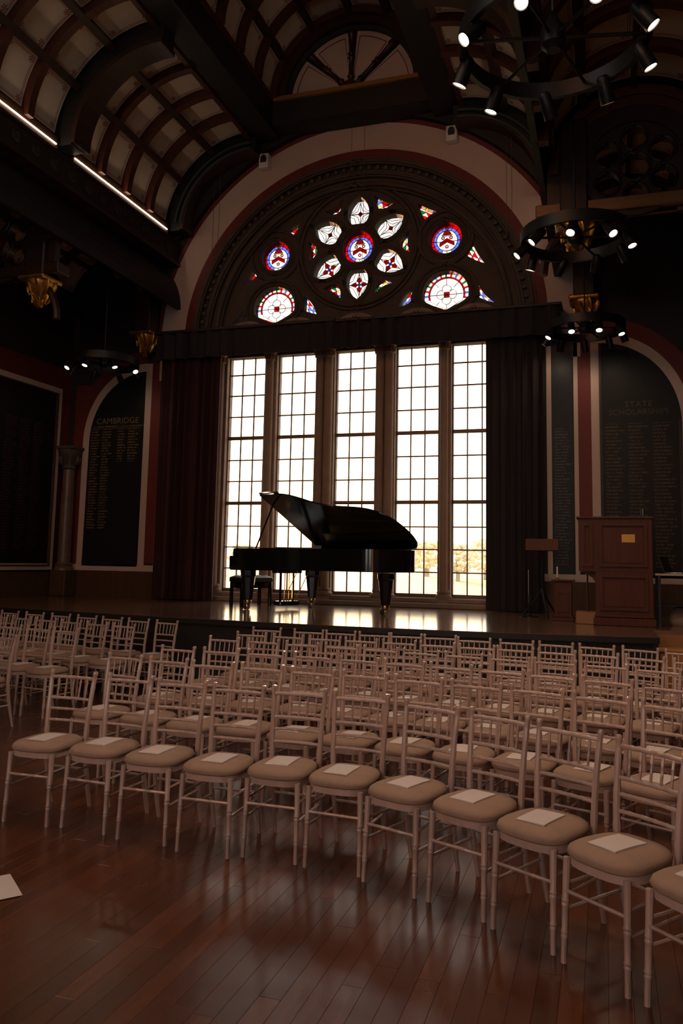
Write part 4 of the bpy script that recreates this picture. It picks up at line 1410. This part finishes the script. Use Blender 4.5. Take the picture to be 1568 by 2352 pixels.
# ================================================================== PIANO
def piano():
    ang = -28 * D2R
    r = thing('grand_piano', 'black concert grand piano with its lid raised, on the stage before the window', 'piano', (-4.962, 12.762, SZ), ang)
    # local frame: +x keyboard to tail, -y towards the hall (treble side)
    LN, WD = 2.75, 1.55
    ZB, ZT = 0.63, 0.955

    def outline(k=0.0, x0=0.30):
        """rim outline from the bass cheek round the tail to the treble cheek; k = inset"""
        base = [(x0, 0), (2.42, 0), (2.58, -0.03), (2.69, -0.14), (2.745, -0.32), (2.75, -0.52), (2.71, -0.74), (2.62, -0.90), (2.46, -1.03), (2.22, -1.10), (1.95, -1.13), (1.68, -1.18), (1.44, -1.27), (1.24, -1.41), (1.02, -1.52), (0.78, -WD), (x0, -WD)]
        out = []
        for i, (x, y) in enumerate(base):
            pa, pb = base[max(i - 1, 0)], base[min(i + 1, len(base) - 1)]
            tx, ty = pb[0] - pa[0], pb[1] - pa[1]
            l = math.hypot(tx, ty)
            out.append((x + ty / l * k, y - tx / l * k))
        return out

    def smooth(pts, it=2):
        # Chaikin on the interior of the bent side only
        for _ in range(it):
            q = [pts[0], pts[1]]
            for i in range(1, len(pts) - 2):
                a, b = pts[i], pts[i + 1]
                q += [(a[0] * 0.75 + b[0] * 0.25, a[1] * 0.75 + b[1] * 0.25), (a[0] * 0.25 + b[0] * 0.75, a[1] * 0.25 + b[1] * 0.75)]
            q += [pts[-2], pts[-1]]
            pts = q
        return pts
    oo, ii = smooth(outline(0)), smooth(outline(0.07))
    # rim wall
    n = len(oo)
    mb = MB()
    vs = []
    for (a, b) in zip(oo, ii):
        vs += [(a[0], a[1], ZB), (a[0], a[1], ZT), (b[0], b[1], ZT), (b[0], b[1], ZB)]
    fs = []
    for i in range(n - 1):
        for k in range(4):
            fs.append((i * 4 + k, i * 4 + (k + 1) % 4, i * 4 + 4 + (k + 1) % 4, i * 4 + 4 + k))
    fs += [(0, 3, 2, 1), (4 * n - 4, 4 * n - 3, 4 * n - 2, 4 * n - 1)]
    mb.add(vs, fs).build('rim', MT['ebony'], r, True)
    MB().zprism(ii, ZB + 0.02, ZB + 0.05).build('bottom_frame', MT['ebony'], r)
    MB().zprism(ii, ZT - 0.16, ZT - 0.14).build('soundboard', MT['oak'], r)
    pin = smooth(outline(0.12, 0.55))
    MB().zprism(pin, ZT - 0.10, ZT - 0.08).build('iron_plate', MT['plate'], r)
    for k in range(5):
        MB().tube([(0.55, -0.25 - 0.26 * k, ZT - 0.07), (2.5 - 0.33 * k, -0.30 - 0.13 * k, ZT - 0.07)], 0.014, 6).build('plate_strut', MT['plate'], r)
    # keyboard end
    MB().bevbox(-0.02, 0.34, -WD, -WD + 0.09, ZB - 0.01, ZT - 0.12, 0.012).build('cheek', MT['ebony'], r)
    MB().bevbox(-0.02, 0.34, -0.09, 0, ZB - 0.01, ZT - 0.12, 0.012).build('cheek', MT['ebony'], r)
    MB().bevbox(0.06, 0.34, -WD, -WD + 0.09, ZT - 0.13, ZT, 0.02).build('arm', MT['ebony'], r)
    MB().bevbox(0.06, 0.34, -0.09, 0, ZT - 0.13, ZT, 0.02).build('arm', MT['ebony'], r)
    MB().box(-0.02, 0.40, -WD + 0.03, -0.03, ZB - 0.02, ZB + 0.05).build('keybed', MT['ebony'], r)
    MB().bevbox(0.27, 0.31, -WD + 0.08, -0.08, ZB + 0.05, ZT, 0.008).build('fallboard', MT['ebony'], r)
    MB().bevbox(-0.02, 0.02, -WD + 0.08, -0.08, ZB + 0.04, ZB + 0.075, 0.006).build('key_slip', MT['ebony'], r)
    kw = (WD - 0.26) / 52
    wk = MB().bevbox(0, 0.15, -kw / 2 + 0.0006, kw / 2 - 0.0006, 0, 0.02, 0.002).mesh('white_key', MT['ivory'])
    bk = MB().bevbox(0, 0.095, -0.0055, 0.0055, 0, 0.012, 0.002).mesh('black_key', MT['ebony'])
    for k in range(52):
        y = -WD + 0.13 + kw * (k + 0.5)
        inst('white_key', wk, r, (0.10, y, ZB + 0.06))
        if (51 - k) % 7 in (0, 2, 3, 5, 6) and k < 51:
            inst('black_key', bk, r, (0.16, y + kw / 2, ZB + 0.08))
    # music desk, folded flat
    MB().bevbox(0.42, 0.80, -1.25, -0.30, ZT - 0.01, ZT + 0.012, 0.004).build('music_desk', MT['ebony'], r)
    # lid (hinged on the bass side), front flap folded back on it
    th = 32 * D2R
    XF = 0.42
    hinge = Matrix.Translation((0, 0, ZT + 0.01)) @ Matrix.Rotation(-th, 4, 'X')
    lo = [p for p in smooth(outline(-0.015, XF))]
    vs = [hinge @ Vector((x, y, 0.0)) for x, y in lo] + [hinge @ Vector((x, y, 0.022)) for x, y in lo]
    nn = len(lo)
    fs = [tuple(range(nn - 1, -1, -1)), tuple(range(nn, 2 * nn))] + [(i, (i + 1) % nn, nn + (i + 1) % nn, nn + i) for i in range(nn)]
    MB().add(vs, fs).build('lid', MT['ebony'], r)
    fl = [(XF + 0.0, -0.02), (XF + 0.42, -0.02), (XF + 0.42, -WD - 0.02), (XF - 0.02, -WD - 0.03)]
    vs = [hinge @ Vector((x, y, 0.028)) for x, y in fl] + [hinge @ Vector((x, y, 0.05)) for x, y in fl]
    MB().add(vs, [(3, 2, 1, 0), (4, 5, 6, 7), (0, 1, 5, 4), (1, 2, 6, 5), (2, 3, 7, 6), (3, 0, 4, 7)]).build('lid_front_flap', MT['ebony'], r)
    tip = hinge @ Vector((XF + 0.12, -WD + 0.22, 0.0))
    MB().tube([(XF + 0.06, -WD + 0.10, ZT - 0.10), tip], 0.013, 8).build('lid_prop', MT['ebony'], r)
    # legs on brass double castors
    for (lx, ly) in ((0.35, -0.10), (0.35, -1.43), (2.47, -0.55)):
        g = MB()
        prof = [(0.155, ZB - 0.02), (0.155, ZB - 0.10), (0.14, ZB - 0.11), (0.135, ZB - 0.13), (0.085, 0.155), (0.06, 0.145)]
        vs, fs = [], []
        for w, z in prof:
            for a in range(8):
                t = PI / 8 + a * PI / 4
                vs.append((lx + w * 0.76 * math.cos(t) * 1.08, ly + w * 0.76 * math.sin(t) * 1.08, z))
        for i in range(len(prof) - 1):
            for k in range(8):
                fs.append((i * 8 + k, i * 8 + (k + 1) % 8, i * 8 + 8 + (k + 1) % 8, i * 8 + 8 + k))
        fs += [tuple(range(8)), tuple(range(len(prof) * 8 - 1, len(prof) * 8 - 9, -1))]
        lg = g.add(vs, fs).build('leg', MT['ebony'], r)
        MB().lathe([(0.055, 0.10), (0.06, 0.115), (0.06, 0.15), (0.052, 0.165)], (lx, ly, 0), 14).build('leg_ferrule', MT['brass'], lg, True)
        MB().box(lx - 0.045, lx + 0.035, ly - 0.008, ly + 0.008, 0.05, 0.115).build('castor_fork', MT['brass'], lg)
        for q in (-0.022, 0.022):
            wm = Matrix.Translation((lx - 0.03, ly + q, 0.056)) @ Matrix.Rotation(PI / 2, 4, 'X')
            MB().lathe([(0.02, -0.010), (0.050, -0.012), (0.056, -0.006), (0.056, 0.006), (0.050, 0.012), (0.02, 0.010)], n=20, mat=wm).build('castor_wheel', MT['steel'], lg, True)
    # pedal lyre
    px, py = 0.50, -0.775
    MB().bevbox(px - 0.07, px + 0.07, py - 0.26, py + 0.26, ZB - 0.06, ZB, 0.01).build('lyre_block', MT['ebony'], r)
    for q in (-0.13, -0.045, 0.045, 0.13):
        MB().tube([(px, py + q, 0.12), (px, py + q, ZB - 0.04)], 0.020 if abs(q) > 0.1 else 0.008, 8).build('lyre_post', MT['ebony'] if abs(q) > 0.1 else MT['brass'], r)
    MB().bevbox(px - 0.09, px + 0.09, py - 0.20, py + 0.20, 0.06, 0.13, 0.012).build('lyre_box', MT['ebony'], r)
    for q in (-0.08, 0, 0.08):
        MB().bevbox(px - 0.22, px - 0.06, py + q - 0.018, py + q + 0.018, 0.075, 0.09, 0.005).build('pedal', MT['brass'], r)
    for q in (-0.12, 0.12):
        MB().tube([(px + 0.06, py + q, 0.11), (px + 0.42, py + q, ZB + 0.02)], 0.007, 6).build('lyre_brace', MT['brass'], r)
    return r


piano()

# bench
bn = thing('piano_bench', 'black padded piano bench behind the piano keyboard', 'bench', (-5.74, 12.33, SZ), -28 * D2R)
seat = MB()
vs, fs = [], []
nx, ny = 8, 14
for i in range(nx + 1):
    for j in range(ny + 1):
        x, y = -0.18 + 0.36 * i / nx, -0.33 + 0.66 * j / ny
        e = min(1, min(i, nx - i) / 1.5) * min(1, min(j, ny - j) / 1.5)
        but = 0.012 * (math.cos(2 * PI * i / nx * 2) * math.cos(2 * PI * j / ny * 3))
        vs.append((x, y, 0.475 + 0.035 * math.sqrt(e) + (but if e >= 1 else 0)))
for i in range(nx):
    for j in range(ny):
        a = i * (ny + 1) + j
        fs.append((a, a + 1, a + ny + 2, a + ny + 1))
seat.add(vs, fs).bevbox(-0.18, 0.18, -0.33, 0.33, 0.40, 0.475, 0.01)
seat.build('cushion', MT['leather'], bn, True)
MB().bevbox(-0.17, 0.17, -0.32, 0.32, 0.30, 0.40, 0.008).build('apron', MT['ebony'], bn)
for sx in (-1, 1):
    for sy in (-1, 1):
        MB().bevbox(sx * 0.145 - 0.024, sx * 0.145 + 0.024, sy * 0.295 - 0.024, sy * 0.295 + 0.024, 0, 0.31, 0.004).build('leg', MT['ebony'], bn)
for sy in (-1, 1):
    MB().lathe([(0.022, 0), (0.03, 0.01), (0.03, 0.03), (0.012, 0.035)], n=12, mat=Matrix.Translation((0, sy * 0.33, 0.35)) @ Matrix.Rotation(-sy * PI / 2, 4, 'X')).build('height_knob', MT['blackplastic'], bn, True)


# ================================================================== LECTERN CORNER
lc = thing('lectern', 'large panelled wooden lectern with a brass plaque, at the right of the stage', 'lectern', (0.24, 11.0, SZ))
# body: lower cabinet, upper cabinet wider to the left
MB().bevbox(-0.36, 0.36, 0.0, 0.46, 0.14, 0.705, 0.002).build('lower_cabinet', MT['lectern'], lc)
MB().bevbox(-0.39, 0.39, -0.03, 0.48, 0.0, 0.10, 0.008).bevbox(-0.375, 0.375, -0.015, 0.47, 0.10, 0.15, 0.015).build('plinth', MT['lectern'], lc)
MB().bevbox(-0.57, 0.36, 0.0, 0.50, 0.705, 1.405, 0.002).build('upper_cabinet', MT['lectern'], lc)
MB().bevbox(-0.595, 0.385, -0.025, 0.53, 1.405, 1.435, 0.008).build('top', MT['lectern'], lc)
for (x0, x1, z0, z1) in ((-0.30, 0.30, 0.20, 0.66), (-0.30, 0.30, 0.77, 1.34), (-0.52, -0.385, 0.77, 1.34)):
    g = MB()
    frame_rect(g, x0, x1, z0, z1, 0.030, -0.028, 0.004)
    g.build('panel_moulding', MT['lectern'], lc)
    MB().bevbox(x0 + 0.05, x1 - 0.05, -0.009, 0.004, z0 + 0.05, z1 - 0.05, 0.004).build('raised_panel', MT['lectern'], lc)
MB().prism([(-0.52, 0.70), (-0.36, 0.70), (-0.36, 0.56), (-0.40, 0.62), (-0.46, 0.66)], 0.10, 0.18).build('bracket', MT['lectern'], lc)
MB().bevbox(-0.02, 0.15, -0.016, -0.008, 1.09, 1.20, 0.002).build('plaque', MT['plaque'], lc)
MB().tube([(-0.47, 0.3, 0.05), (-0.47, 0.3, 0.70)], 0.014, 8).build('support_pole', MT['steel'], lc)
MB().bevbox(-0.62, -0.36, 0.1, 0.5, 0.0, 0.16, 0.006).build('foot_step', MT['oak'], lc)

tb = thing('drinking_glass', 'clear glass tumbler standing on top of the lectern', 'glass', (0.50, 11.2, SZ + 1.435))
MB().lathe([(0.026, 0.0), (0.033, 0.11), (0.030, 0.11), (0.024, 0.008), (0.0, 0.008)], n=16).build('tumbler', G['drink'], tb, True)

pd = thing('pedestal', 'small wooden pedestal with flat top beside the lectern', 'pedestal', (-0.565, 11.62, SZ))
MB().bevbox(-0.15, 0.15, -0.12, 0.15, 0.0, 0.05, 0.006).bevbox(-0.135, 0.135, -0.11, 0.14, 0.05, 0.08, 0.01).build('plinth', MT['lectern'], pd)
MB().bevbox(-0.12, 0.12, -0.10, 0.13, 0.07, 0.55, 0.006).build('body', MT['lectern'], pd)
g = MB()
frame_rect(g, -0.08, 0.08, 0.12, 0.40, 0.018, -0.112, -0.098)
g.build('panel_moulding', MT['lectern'], pd)
MB().bevbox(-0.16, 0.16, -0.13, 0.16, 0.55, 0.575, 0.006).build('top', MT['lectern'], pd)
cs = thing('candle', 'white candle in a small brass holder on the pedestal', 'candle', (-0.645, 11.62, SZ + 0.575))
MB().lathe([(0.03, 0), (0.03, 0.008), (0.01, 0.014), (0.014, 0.03)], n=12).build('holder', MT['brass'], cs, True)
MB().lathe([(0.0115, 0.02), (0.0115, 0.18), (0.003, 0.185)], n=10).build('wax', MT['white'], cs, True)

ms = thing('music_stand', 'wooden-topped music stand with dark tripod base by the right curtain', 'music stand', (-0.90, 12.2, SZ))
dm = Matrix.Translation((0, 0, 1.08)) @ Matrix.Rotation(-0.25, 4, 'X')
MB().box(-0.24, 0.24, -0.010, 0.010, -0.09, 0.09, dm).build('desk', MT['lectern'], ms)
MB().box(-0.24, 0.24, -0.05, 0.0, -0.10, -0.085, dm).build('lip', MT['lectern'], ms)
MB().tube([(0, 0.02, 0.32), (0, 0.02, 1.06)], 0.014, 8).build('post', MT['blackmetal'], ms)
for k in range(3):
    a = 2 * PI * k / 3 - PI / 2 + 0.35
    MB().tube([(0, 0.02, 0.42), (0.10 * math.cos(a), 0.02 + 0.10 * math.sin(a), 0.26), (0.30 * math.cos(a), 0.02 + 0.30 * math.sin(a), 0.012)], [0.022, 0.018, 0.012], 8).build('leg', MT['blackmetal'], ms)
mk = thing('microphone_stand', 'bright steel upright of a stand beside the right curtain', 'stand', (-1.09, 12.15, SZ))
MB().tube([(0, 0, 0.18), (0, 0, 0.70)], 0.009, 8).build('pole', MT['steel'], mk)
MB().tube([(0, 0, 0.03), (0, 0, 0.20)], 0.012, 8).build('lower_pole', MT['blackmetal'], mk)
MB().lathe([(0.13, 0.0), (0.13, 0.012), (0.03, 0.03), (0.014, 0.05)], n=20).build('base', MT['blackmetal'], mk, True)

# side table with a laptop at the right edge
tbv = thing('side_table', 'pale-topped side table behind the lectern at the right edge', 'table', (1.18, 11.35, SZ))
MB().bevbox(-0.55, 0.55, -0.28, 0.28, 0.665, 0.69, 0.005).build('tabletop', MT['cream'], tbv)
MB().bevbox(-0.50, 0.50, -0.24, 0.24, 0.27, 0.285, 0.004).build('shelf', MT['blackwood'], tbv)
for sx in (-1, 1):
    for sy in (-1, 1):
        MB().bevbox(sx * 0.50 - 0.02, sx * 0.50 + 0.02, sy * 0.23 - 0.02, sy * 0.23 + 0.02, 0, 0.665, 0.003).build('leg', MT['blackmetal'], tbv)
lp = thing('laptop', 'open laptop with tilted lid on the side table', 'laptop', (0.92, 11.38, SZ + 0.69), 1.2)
MB().bevbox(-0.16, 0.16, -0.11, 0.11, 0.0, 0.018, 0.004).build('keyboard_base', MT['steel'], lp)
MB().box(-0.16, 0.16, -0.006, 0.006, 0.0, 0.22, Matrix.Translation((0, 0.11, 0.015)) @ Matrix.Rotation(-0.3, 4, 'X')).build('screen', MT['blackplastic'], lp)
MB().box(-0.162, 0.162, 0.006, 0.009, 0.0, 0.222, Matrix.Translation((0, 0.11, 0.015)) @ Matrix.Rotation(-0.3, 4, 'X')).build('screen_back', MT['steel'], lp)
bg = thing('storage_bag', 'pale crumpled bag on the floor under the side table', 'bag', (0.95, 11.42, SZ))
MB().lathe([(0.10, 0.0), (0.13, 0.03), (0.14, 0.10), (0.12, 0.18), (0.07, 0.22), (0.05, 0.25)], n=14, sy=0.75).build('sack', MT['stonelight'], bg, True)
MB().lathe([(0.05, 0.235), (0.06, 0.25), (0.05, 0.265)], n=12, sy=0.75).build('drawstring', MT['wire'], bg, True)


# ================================================================== CHAIRS
def make_chair():
    """local: +y is the way the chair faces, floor at z = 0"""
    r = thing('banquet_chair', 'x', 'chair', (0, 0, 0), 0, 'limewashed banquet chairs set out in rows')
    C = MT['chair']

    def bamboo(p0, p1, r0, r1, rings, n=8, bend=None):
        p0, p1 = Vector(p0), Vector(p1)
        pts, rad = [], []
        ts = [0.0]
        for t in rings:
            ts += [t - 0.022, t - 0.008, t + 0.008, t + 0.022]
        ts.append(1.0)
        if bend:
            ts += [0.5]
        for t in sorted(ts):
            p = p0.lerp(p1, t)
            if bend:
                p = p + Vector(bend) * (4 * t * (1 - t))
            rr = r0 + (r1 - r0) * t
            for q in rings:
                if abs(t - q) < 0.015:
                    rr *= 1.17
            pts.append(p)
            rad.append(rr)
        return MB().tube(pts, rad, n)
    # front legs
    for s in (-1, 1):
        bamboo((s * 0.173, 0.185, 0), (s * 0.165, 0.165, 0.435), 0.0135, 0.0175, (0.25, 0.29, 0.55, 0.59)).build('front_leg', C, r, True)
    # back posts: raked leg below the seat, upright above, finial
    for s in (-1, 1):
        pts = [(s * 0.165, -0.270, 0.0), (s * 0.166, -0.238, 0.12), (s * 0.166, -0.205, 0.28), (s * 0.167, -0.185, 0.44), (s * 0.171, -0.190, 0.58), (s * 0.176, -0.206, 0.72), (s * 0.184, -0.232, 0.885), (s * 0.1845, -0.233, 0.889), (s * 0.185, -0.234, 0.899), (s * 0.185, -0.235, 0.909), (s * 0.185, -0.235, 0.912)]
        rad = [0.0125, 0.015, 0.017, 0.018, 0.018, 0.0165, 0.0145, 0.017, 0.018, 0.015, 0.006]
        dense, dr = [], []
        for i in range(len(pts) - 1):
            a, b = Vector(pts[i]), Vector(pts[i + 1])
            k = 4 if i < 6 else 1
            for j in range(k):
                t = j / k
                dense.append(a.lerp(b, t))
                rr = rad[i] + (rad[i + 1] - rad[i]) * t
                if i in (1, 3, 4, 5) and j == 2:
                    rr *= 1.13
                dr.append(rr)
        dense.append(Vector(pts[-1]))
        dr.append(rad[-1])
        MB().tube(dense, dr, 8).build('back_post', C, r, True)
    # back rails
    def post_at(z):
        tab = [(0.44, 0.167, -0.185), (0.58, 0.171, -0.190), (0.72, 0.176, -0.206), (0.885, 0.184, -0.232)]
        for (z0, x0, y0), (z1, x1, y1) in zip(tab, tab[1:]):
            if z <= z1:
                t = (z - z0) / (z1 - z0)
                return x0 + (x1 - x0) * t, y0 + (y1 - y0) * t
        return tab[-1][1:]
    for nm, z, rr in (('top_rail', 0.862, 0.0115), ('back_rail', 0.722, 0.0105), ('back_rail', 0.650, 0.0095), ('back_rail', 0.575, 0.0095)):
        x, y = post_at(z)
        bamboo((-x, y, z), (x, y, z), rr, rr, (0.2, 0.4, 0.6, 0.8), 8, (0, -0.016, 0)).build(nm, C, r, True)
    for k in range(5):
        f = -1 + 2 * (k + 1) / 6
        xa, ya = post_at(0.722)
        xb, yb = post_at(0.862)
        cu_ = 0.016 * (1 - f * f)
        bamboo((f * xa, ya - cu_, 0.722), (f * xb, yb - cu_, 0.862), 0.0068, 0.0068, (0.35, 0.65), 6).build('spindle', C, r, True)
    # stretchers
    bamboo((-0.168, 0.178, 0.300), (0.168, 0.178, 0.300), 0.0085, 0.0085, (0.33, 0.66), 6).build('stretcher', C, r, True)
    bamboo((-0.166, -0.21, 0.26), (0.166, -0.21, 0.26), 0.0085, 0.0085, (0.33, 0.66), 6).build('stretcher', C, r, True)
    for s in (-1, 1):
        for z in (0.22, 0.325):
            bamboo((s * 0.169, 0.178, z), (s * 0.166, -0.225 + (z - 0.22) * 0.28, z), 0.008, 0.008, (0.33, 0.66), 6).build('stretcher', C, r, True)

    # seat frame: rounded trapezoid ring; cushion domed on it
    def seat_loop(k, n=32):
        out = []
        for i in range(n):
            a = 2 * PI * i / n
            ca, sa = math.cos(a), math.sin(a)
            e = 3.2
            den = (abs(ca) ** e + abs(sa) ** e) ** (1 / e)
            x, y = ca / den, sa / den
            w = 0.188 + 0.012 * y
            out.append((x * w * k, (y * 0.198 - 0.002) * k))
        return out
    MB().zprism(seat_loop(0.985), 0.412, 0.447).build('seat_frame', C, r, True)
    rows_ = [(0.975, 0.445), (1.035, 0.453), (1.05, 0.466), (1.02, 0.481), (0.93, 0.493), (0.75, 0.500), (0.45, 0.505), (0.12, 0.506)]
    vs, fs = [], []
    for k, z in rows_:
        vs += [(x, y, z) for x, y in seat_loop(k)]
    for i in range(len(rows_) - 1):
        for j in range(32):
            fs.append((i * 32 + j, i * 32 + (j + 1) % 32, i * 32 + 32 + (j + 1) % 32, i * 32 + 32 + j))
    fs.append(tuple(range(31, -1, -1)))
    fs.append(tuple((len(rows_) - 1) * 32 + j for j in range(32)))
    MB().add(vs, fs).build('cushion', MT['cushion'], r, True)
    return r


# finial mid-points (x, y) and row angles, row by row from the camera towards the stage
ROWS = {
    1: [(x - 0.415 * math.sin(a * D2R), y + 0.415 * math.cos(a * D2R), a) for x, y, a in ((-3.57, 4.39, 1), (-3.15, 4.41, -3), (-2.70, 4.36, 0), (-2.26, 4.31, 0), (-1.86, 4.36, 0), (-1.47, 4.33, -4), (-1.11, 4.21, -20), (-0.73, 4.07, -24), (-0.385, 3.868, -29), (-0.065, 3.63, -38), (0.255, 3.38, -43))],
    2: [(-3.84, 5.83, -9), (-3.40, 5.78, -4), (-2.96, 5.70, -2), (-2.54, 5.71, -4), (-2.10, 5.65, -6), (-1.69, 5.65, -8), (-1.27, 5.58, -8), (-0.85, 5.51, -10), (-0.44, 5.45, -14), (-0.03, 5.32, -19), (0.37, 5.16, -26)],
    3: [(-3.76, 6.55, -5), (-3.33, 6.57, -2), (-2.89, 6.57, -4), (-2.44, 6.57, -5), (-2.0, 6.51, -9), (-1.59, 6.44, -10), (-1.19, 6.39, -10), (-0.78, 6.32, -10), (-0.39, 6.22, -14), (0.01, 6.12, -16), (0.41, 5.94, -24)],
    4: [(-3.79, 7.54, -6), (-3.34, 7.52, -8), (-2.89, 7.45, -6), (-2.46, 7.41, -8), (-2.05, 7.36, -11), (-1.64, 7.28, -12), (-1.23, 7.22, -11), (-0.81, 7.15, -11), (-0.42, 7.11, -12), (0.0, 7.04, -13), (0.40, 6.91, -18)],
    5: [(-3.77, 8.16, -2), (-3.32, 8.13, -4), (-2.88, 8.10, -3), (-2.47, 8.09, -3), (-2.05, 8.07, -3), (-1.64, 8.03, -3), (-1.23, 7.99, -4), (-0.85, 7.97, -8), (-0.45, 7.90, -12), (-0.06, 7.86, -18), (0.34, 7.76, -24), (0.74, 7.58, -26)],
    6: [(-3.86, 8.78, 2), (-3.33, 8.79, 3), (-2.94, 8.81, 1), (-2.53, 8.80, 2), (-2.16, 8.82, 4), (-1.77, 8.82, 3), (-1.37, 8.70, 2), (-0.91, 8.67, -6), (-0.50, 8.65, -11), (-0.09, 8.59, -14), (0.33, 8.54, -20), (0.73, 8.40, -22)],
}
LEFT = {
    1: [(-6.27, 6.80, -10), (-5.85, 6.71, -12)],
    2: [(-6.66, 7.72, -8), (-6.21, 7.66, -8), (-5.78, 7.58, -8)],
    3: [(-7.90, 8.92, -10), (-7.45, 8.84, -10), (-6.98, 8.74, -10), (-6.50, 8.62, -12), (-6.04, 8.52, -12), (-5.60, 8.44, -12)],
    4: [(-8.27, 9.56, -10), (-7.80, 9.52, -10), (-7.31, 9.46, -10), (-6.82, 9.38, -11), (-6.36, 9.30, -11), (-5.90, 9.22, -11), (-5.42, 9.13, -12)],
}
ORD = ['first', 'second', 'third', 'fourth', 'fifth', 'sixth', 'seventh', 'eighth', 'ninth', 'tenth', 'eleventh', 'twelfth']
RN = {1: 'nearest row', 2: 'second row', 3: 'third row', 4: 'fourth row', 5: 'fifth row', 6: 'row by the stage'}
LNM = {1: 'nearest row', 2: 'second row', 3: 'third row', 4: 'last row'}

proto = make_chair()
for ch in proto.children:          # slim the frame a little: 0.39 m over the posts
    ch.data.transform(Matrix.Diagonal((0.945, 1.0, 1.0, 1.0)))
used = False

# programme: folded sheet bent slightly over the cushion
vs, fs = [], []
NX, NY = 4, 6
for top in (0, 1):
    for i in range(NX + 1):
        for j in range(NY + 1):
            x, y = -0.075 + 0.15 * i / NX, -0.105 + 0.21 * j / NY
            d2 = x * x + y * y
            vs.append((x, y, 0.0035 * top + 0.0008 - 0.25 * d2 + (0.004 * (i / NX) if top else 0)))
M_ = (NX + 1) * (NY + 1)
for i in range(NX):
    for j in range(NY):
        a = i * (NY + 1) + j
        fs.append((a, a + NY + 1, a + NY + 2, a + 1))
        fs.append((M_ + a, M_ + a + 1, M_ + a + NY + 2, M_ + a + NY + 1))
rim_ = [(0, j) for j in range(NY)] + [(i, NY) for i in range(NX)] + [(NX, j) for j in range(NY, 0, -1)] + [(i, 0) for i in range(NX, 0, -1)]
ri = [i * (NY + 1) + j for i, j in rim_]
for k in range(len(ri)):
    a, b = ri[k], ri[(k + 1) % len(ri)]
    fs.append((a, b, M_ + b, M_ + a))
prog_mesh = MB().add(vs, fs).mesh('programme', MT['paper'])


def place(x, y, a, label, plabel, pgroup, group, paper=True):
    global used
    a = a * D2R
    f = Vector((math.sin(a), -math.cos(a)))
    ox, oy = x + f.x * 0.235, y + f.y * 0.235
    c = copy_tree(proto) if used else proto
    used = True
    c.location = (ox, oy, 0)
    c.rotation_euler = (0, 0, a + PI)
    c['label'] = label
    c['group'] = group
    if paper:
        p = bpy.data.objects.new('programme', prog_mesh)
        COL.objects.link(p)
        dx, dy = random.uniform(-0.02, 0.02), random.uniform(-0.01, 0.03)
        p.location = (ox + f.x * 0.01 + dx, oy + f.y * 0.01 + dy, 0.5065)
        p.rotation_euler = (0, 0, a + random.uniform(-0.09, 0.09))
        tag(p, plabel, 'paper', pgroup)


for rn, lst in ROWS.items():
    for k, (x, y, a) in enumerate(lst):
        end = ' from the aisle'
        place(x, y, a, 'limewashed wooden chair, %s from left in the %s of the right block' % (ORD[k], RN[rn]),
              'white programme on the %s seat from left, %s of the right block' % (ORD[k], RN[rn]),
              'programmes on the seats', 'limewashed banquet chairs in the right block')
for rn, lst in LEFT.items():
    for k, (x, y, a) in enumerate(reversed(lst)):
        place(x, y, a, 'limewashed wooden chair, %s from the aisle in the %s of the left block' % (ORD[k], LNM[rn]),
              'white programme on the %s seat from the aisle, %s of the left block' % (ORD[k], LNM[rn]),
              'programmes on the seats', 'limewashed banquet chairs in the left block')

# loose sheet at the left edge
sh = bpy.data.objects.new('loose_sheet', prog_mesh)
COL.objects.link(sh)
sh.location = (-3.00, 3.53, 0.006)
sh.scale = (1.0, 1.5, 0.3)
sh.rotation_euler = (0, 0, 0.9)
tag(sh, 'loose white sheet lying on the floor at the left edge', 'paper')

# ================================================================== OUTSIDE
struct('ground', 'sunlit lawn outside the window', MB().box(-90, 60, 14.4, 260, -0.3, 0.0), MT['lawn'])


def bush(x, y, h, w, seed, label):
    rnd = random.Random(seed)
    r = thing('tree', label, 'tree', (x, y, 0), 0, 'trees outside the window')
    MB().tube([(0, 0, 0), (0.05, 0, h * 0.4), (0, 0.05, h * 0.7)], [w * 0.06, w * 0.05, w * 0.03], 7).build('trunk', MT['bark'], r)
    g = MB()
    for k in range(170):
        a, rr, zz = rnd.uniform(0, 2 * PI), math.sqrt(rnd.random()) * w / 2, h * rnd.uniform(0.25, 1.0)
        sc = 1 - abs(zz / h - 0.55) * 1.2
        c = Vector((rr * sc * math.cos(a), rr * sc * math.sin(a), zz))
        q = Matrix.Translation(c) @ Matrix.Rotation(rnd.uniform(0, PI), 4, 'X') @ Matrix.Rotation(rnd.uniform(0, PI), 4, 'Z')
        s_ = h * rnd.uniform(0.05, 0.09)
        g.lathe([(0.1 * s_, -s_ * 0.5), (s_, -s_ * 0.1), (0.7 * s_, s_ * 0.4), (0.05 * s_, s_ * 0.6)], n=5, mat=q)
    g.build('foliage', MT['leaf'], r)


bush(-13.2, 74, 3.4, 3.6, 1, 'pale bushy tree seen through the lower panes right of the piano')
bush(-12.0, 84, 4.2, 4.5, 2, 'pale tree seen through the lowest panes of the rightmost window light')
bush(-21, 96, 4.2, 6.0, 3, 'far pale tree seen through the lower panes behind the piano tail')
bush(-48.0, 100, 3.6, 5.0, 4, 'far pale tree seen through the lowest panes at the left of the window')
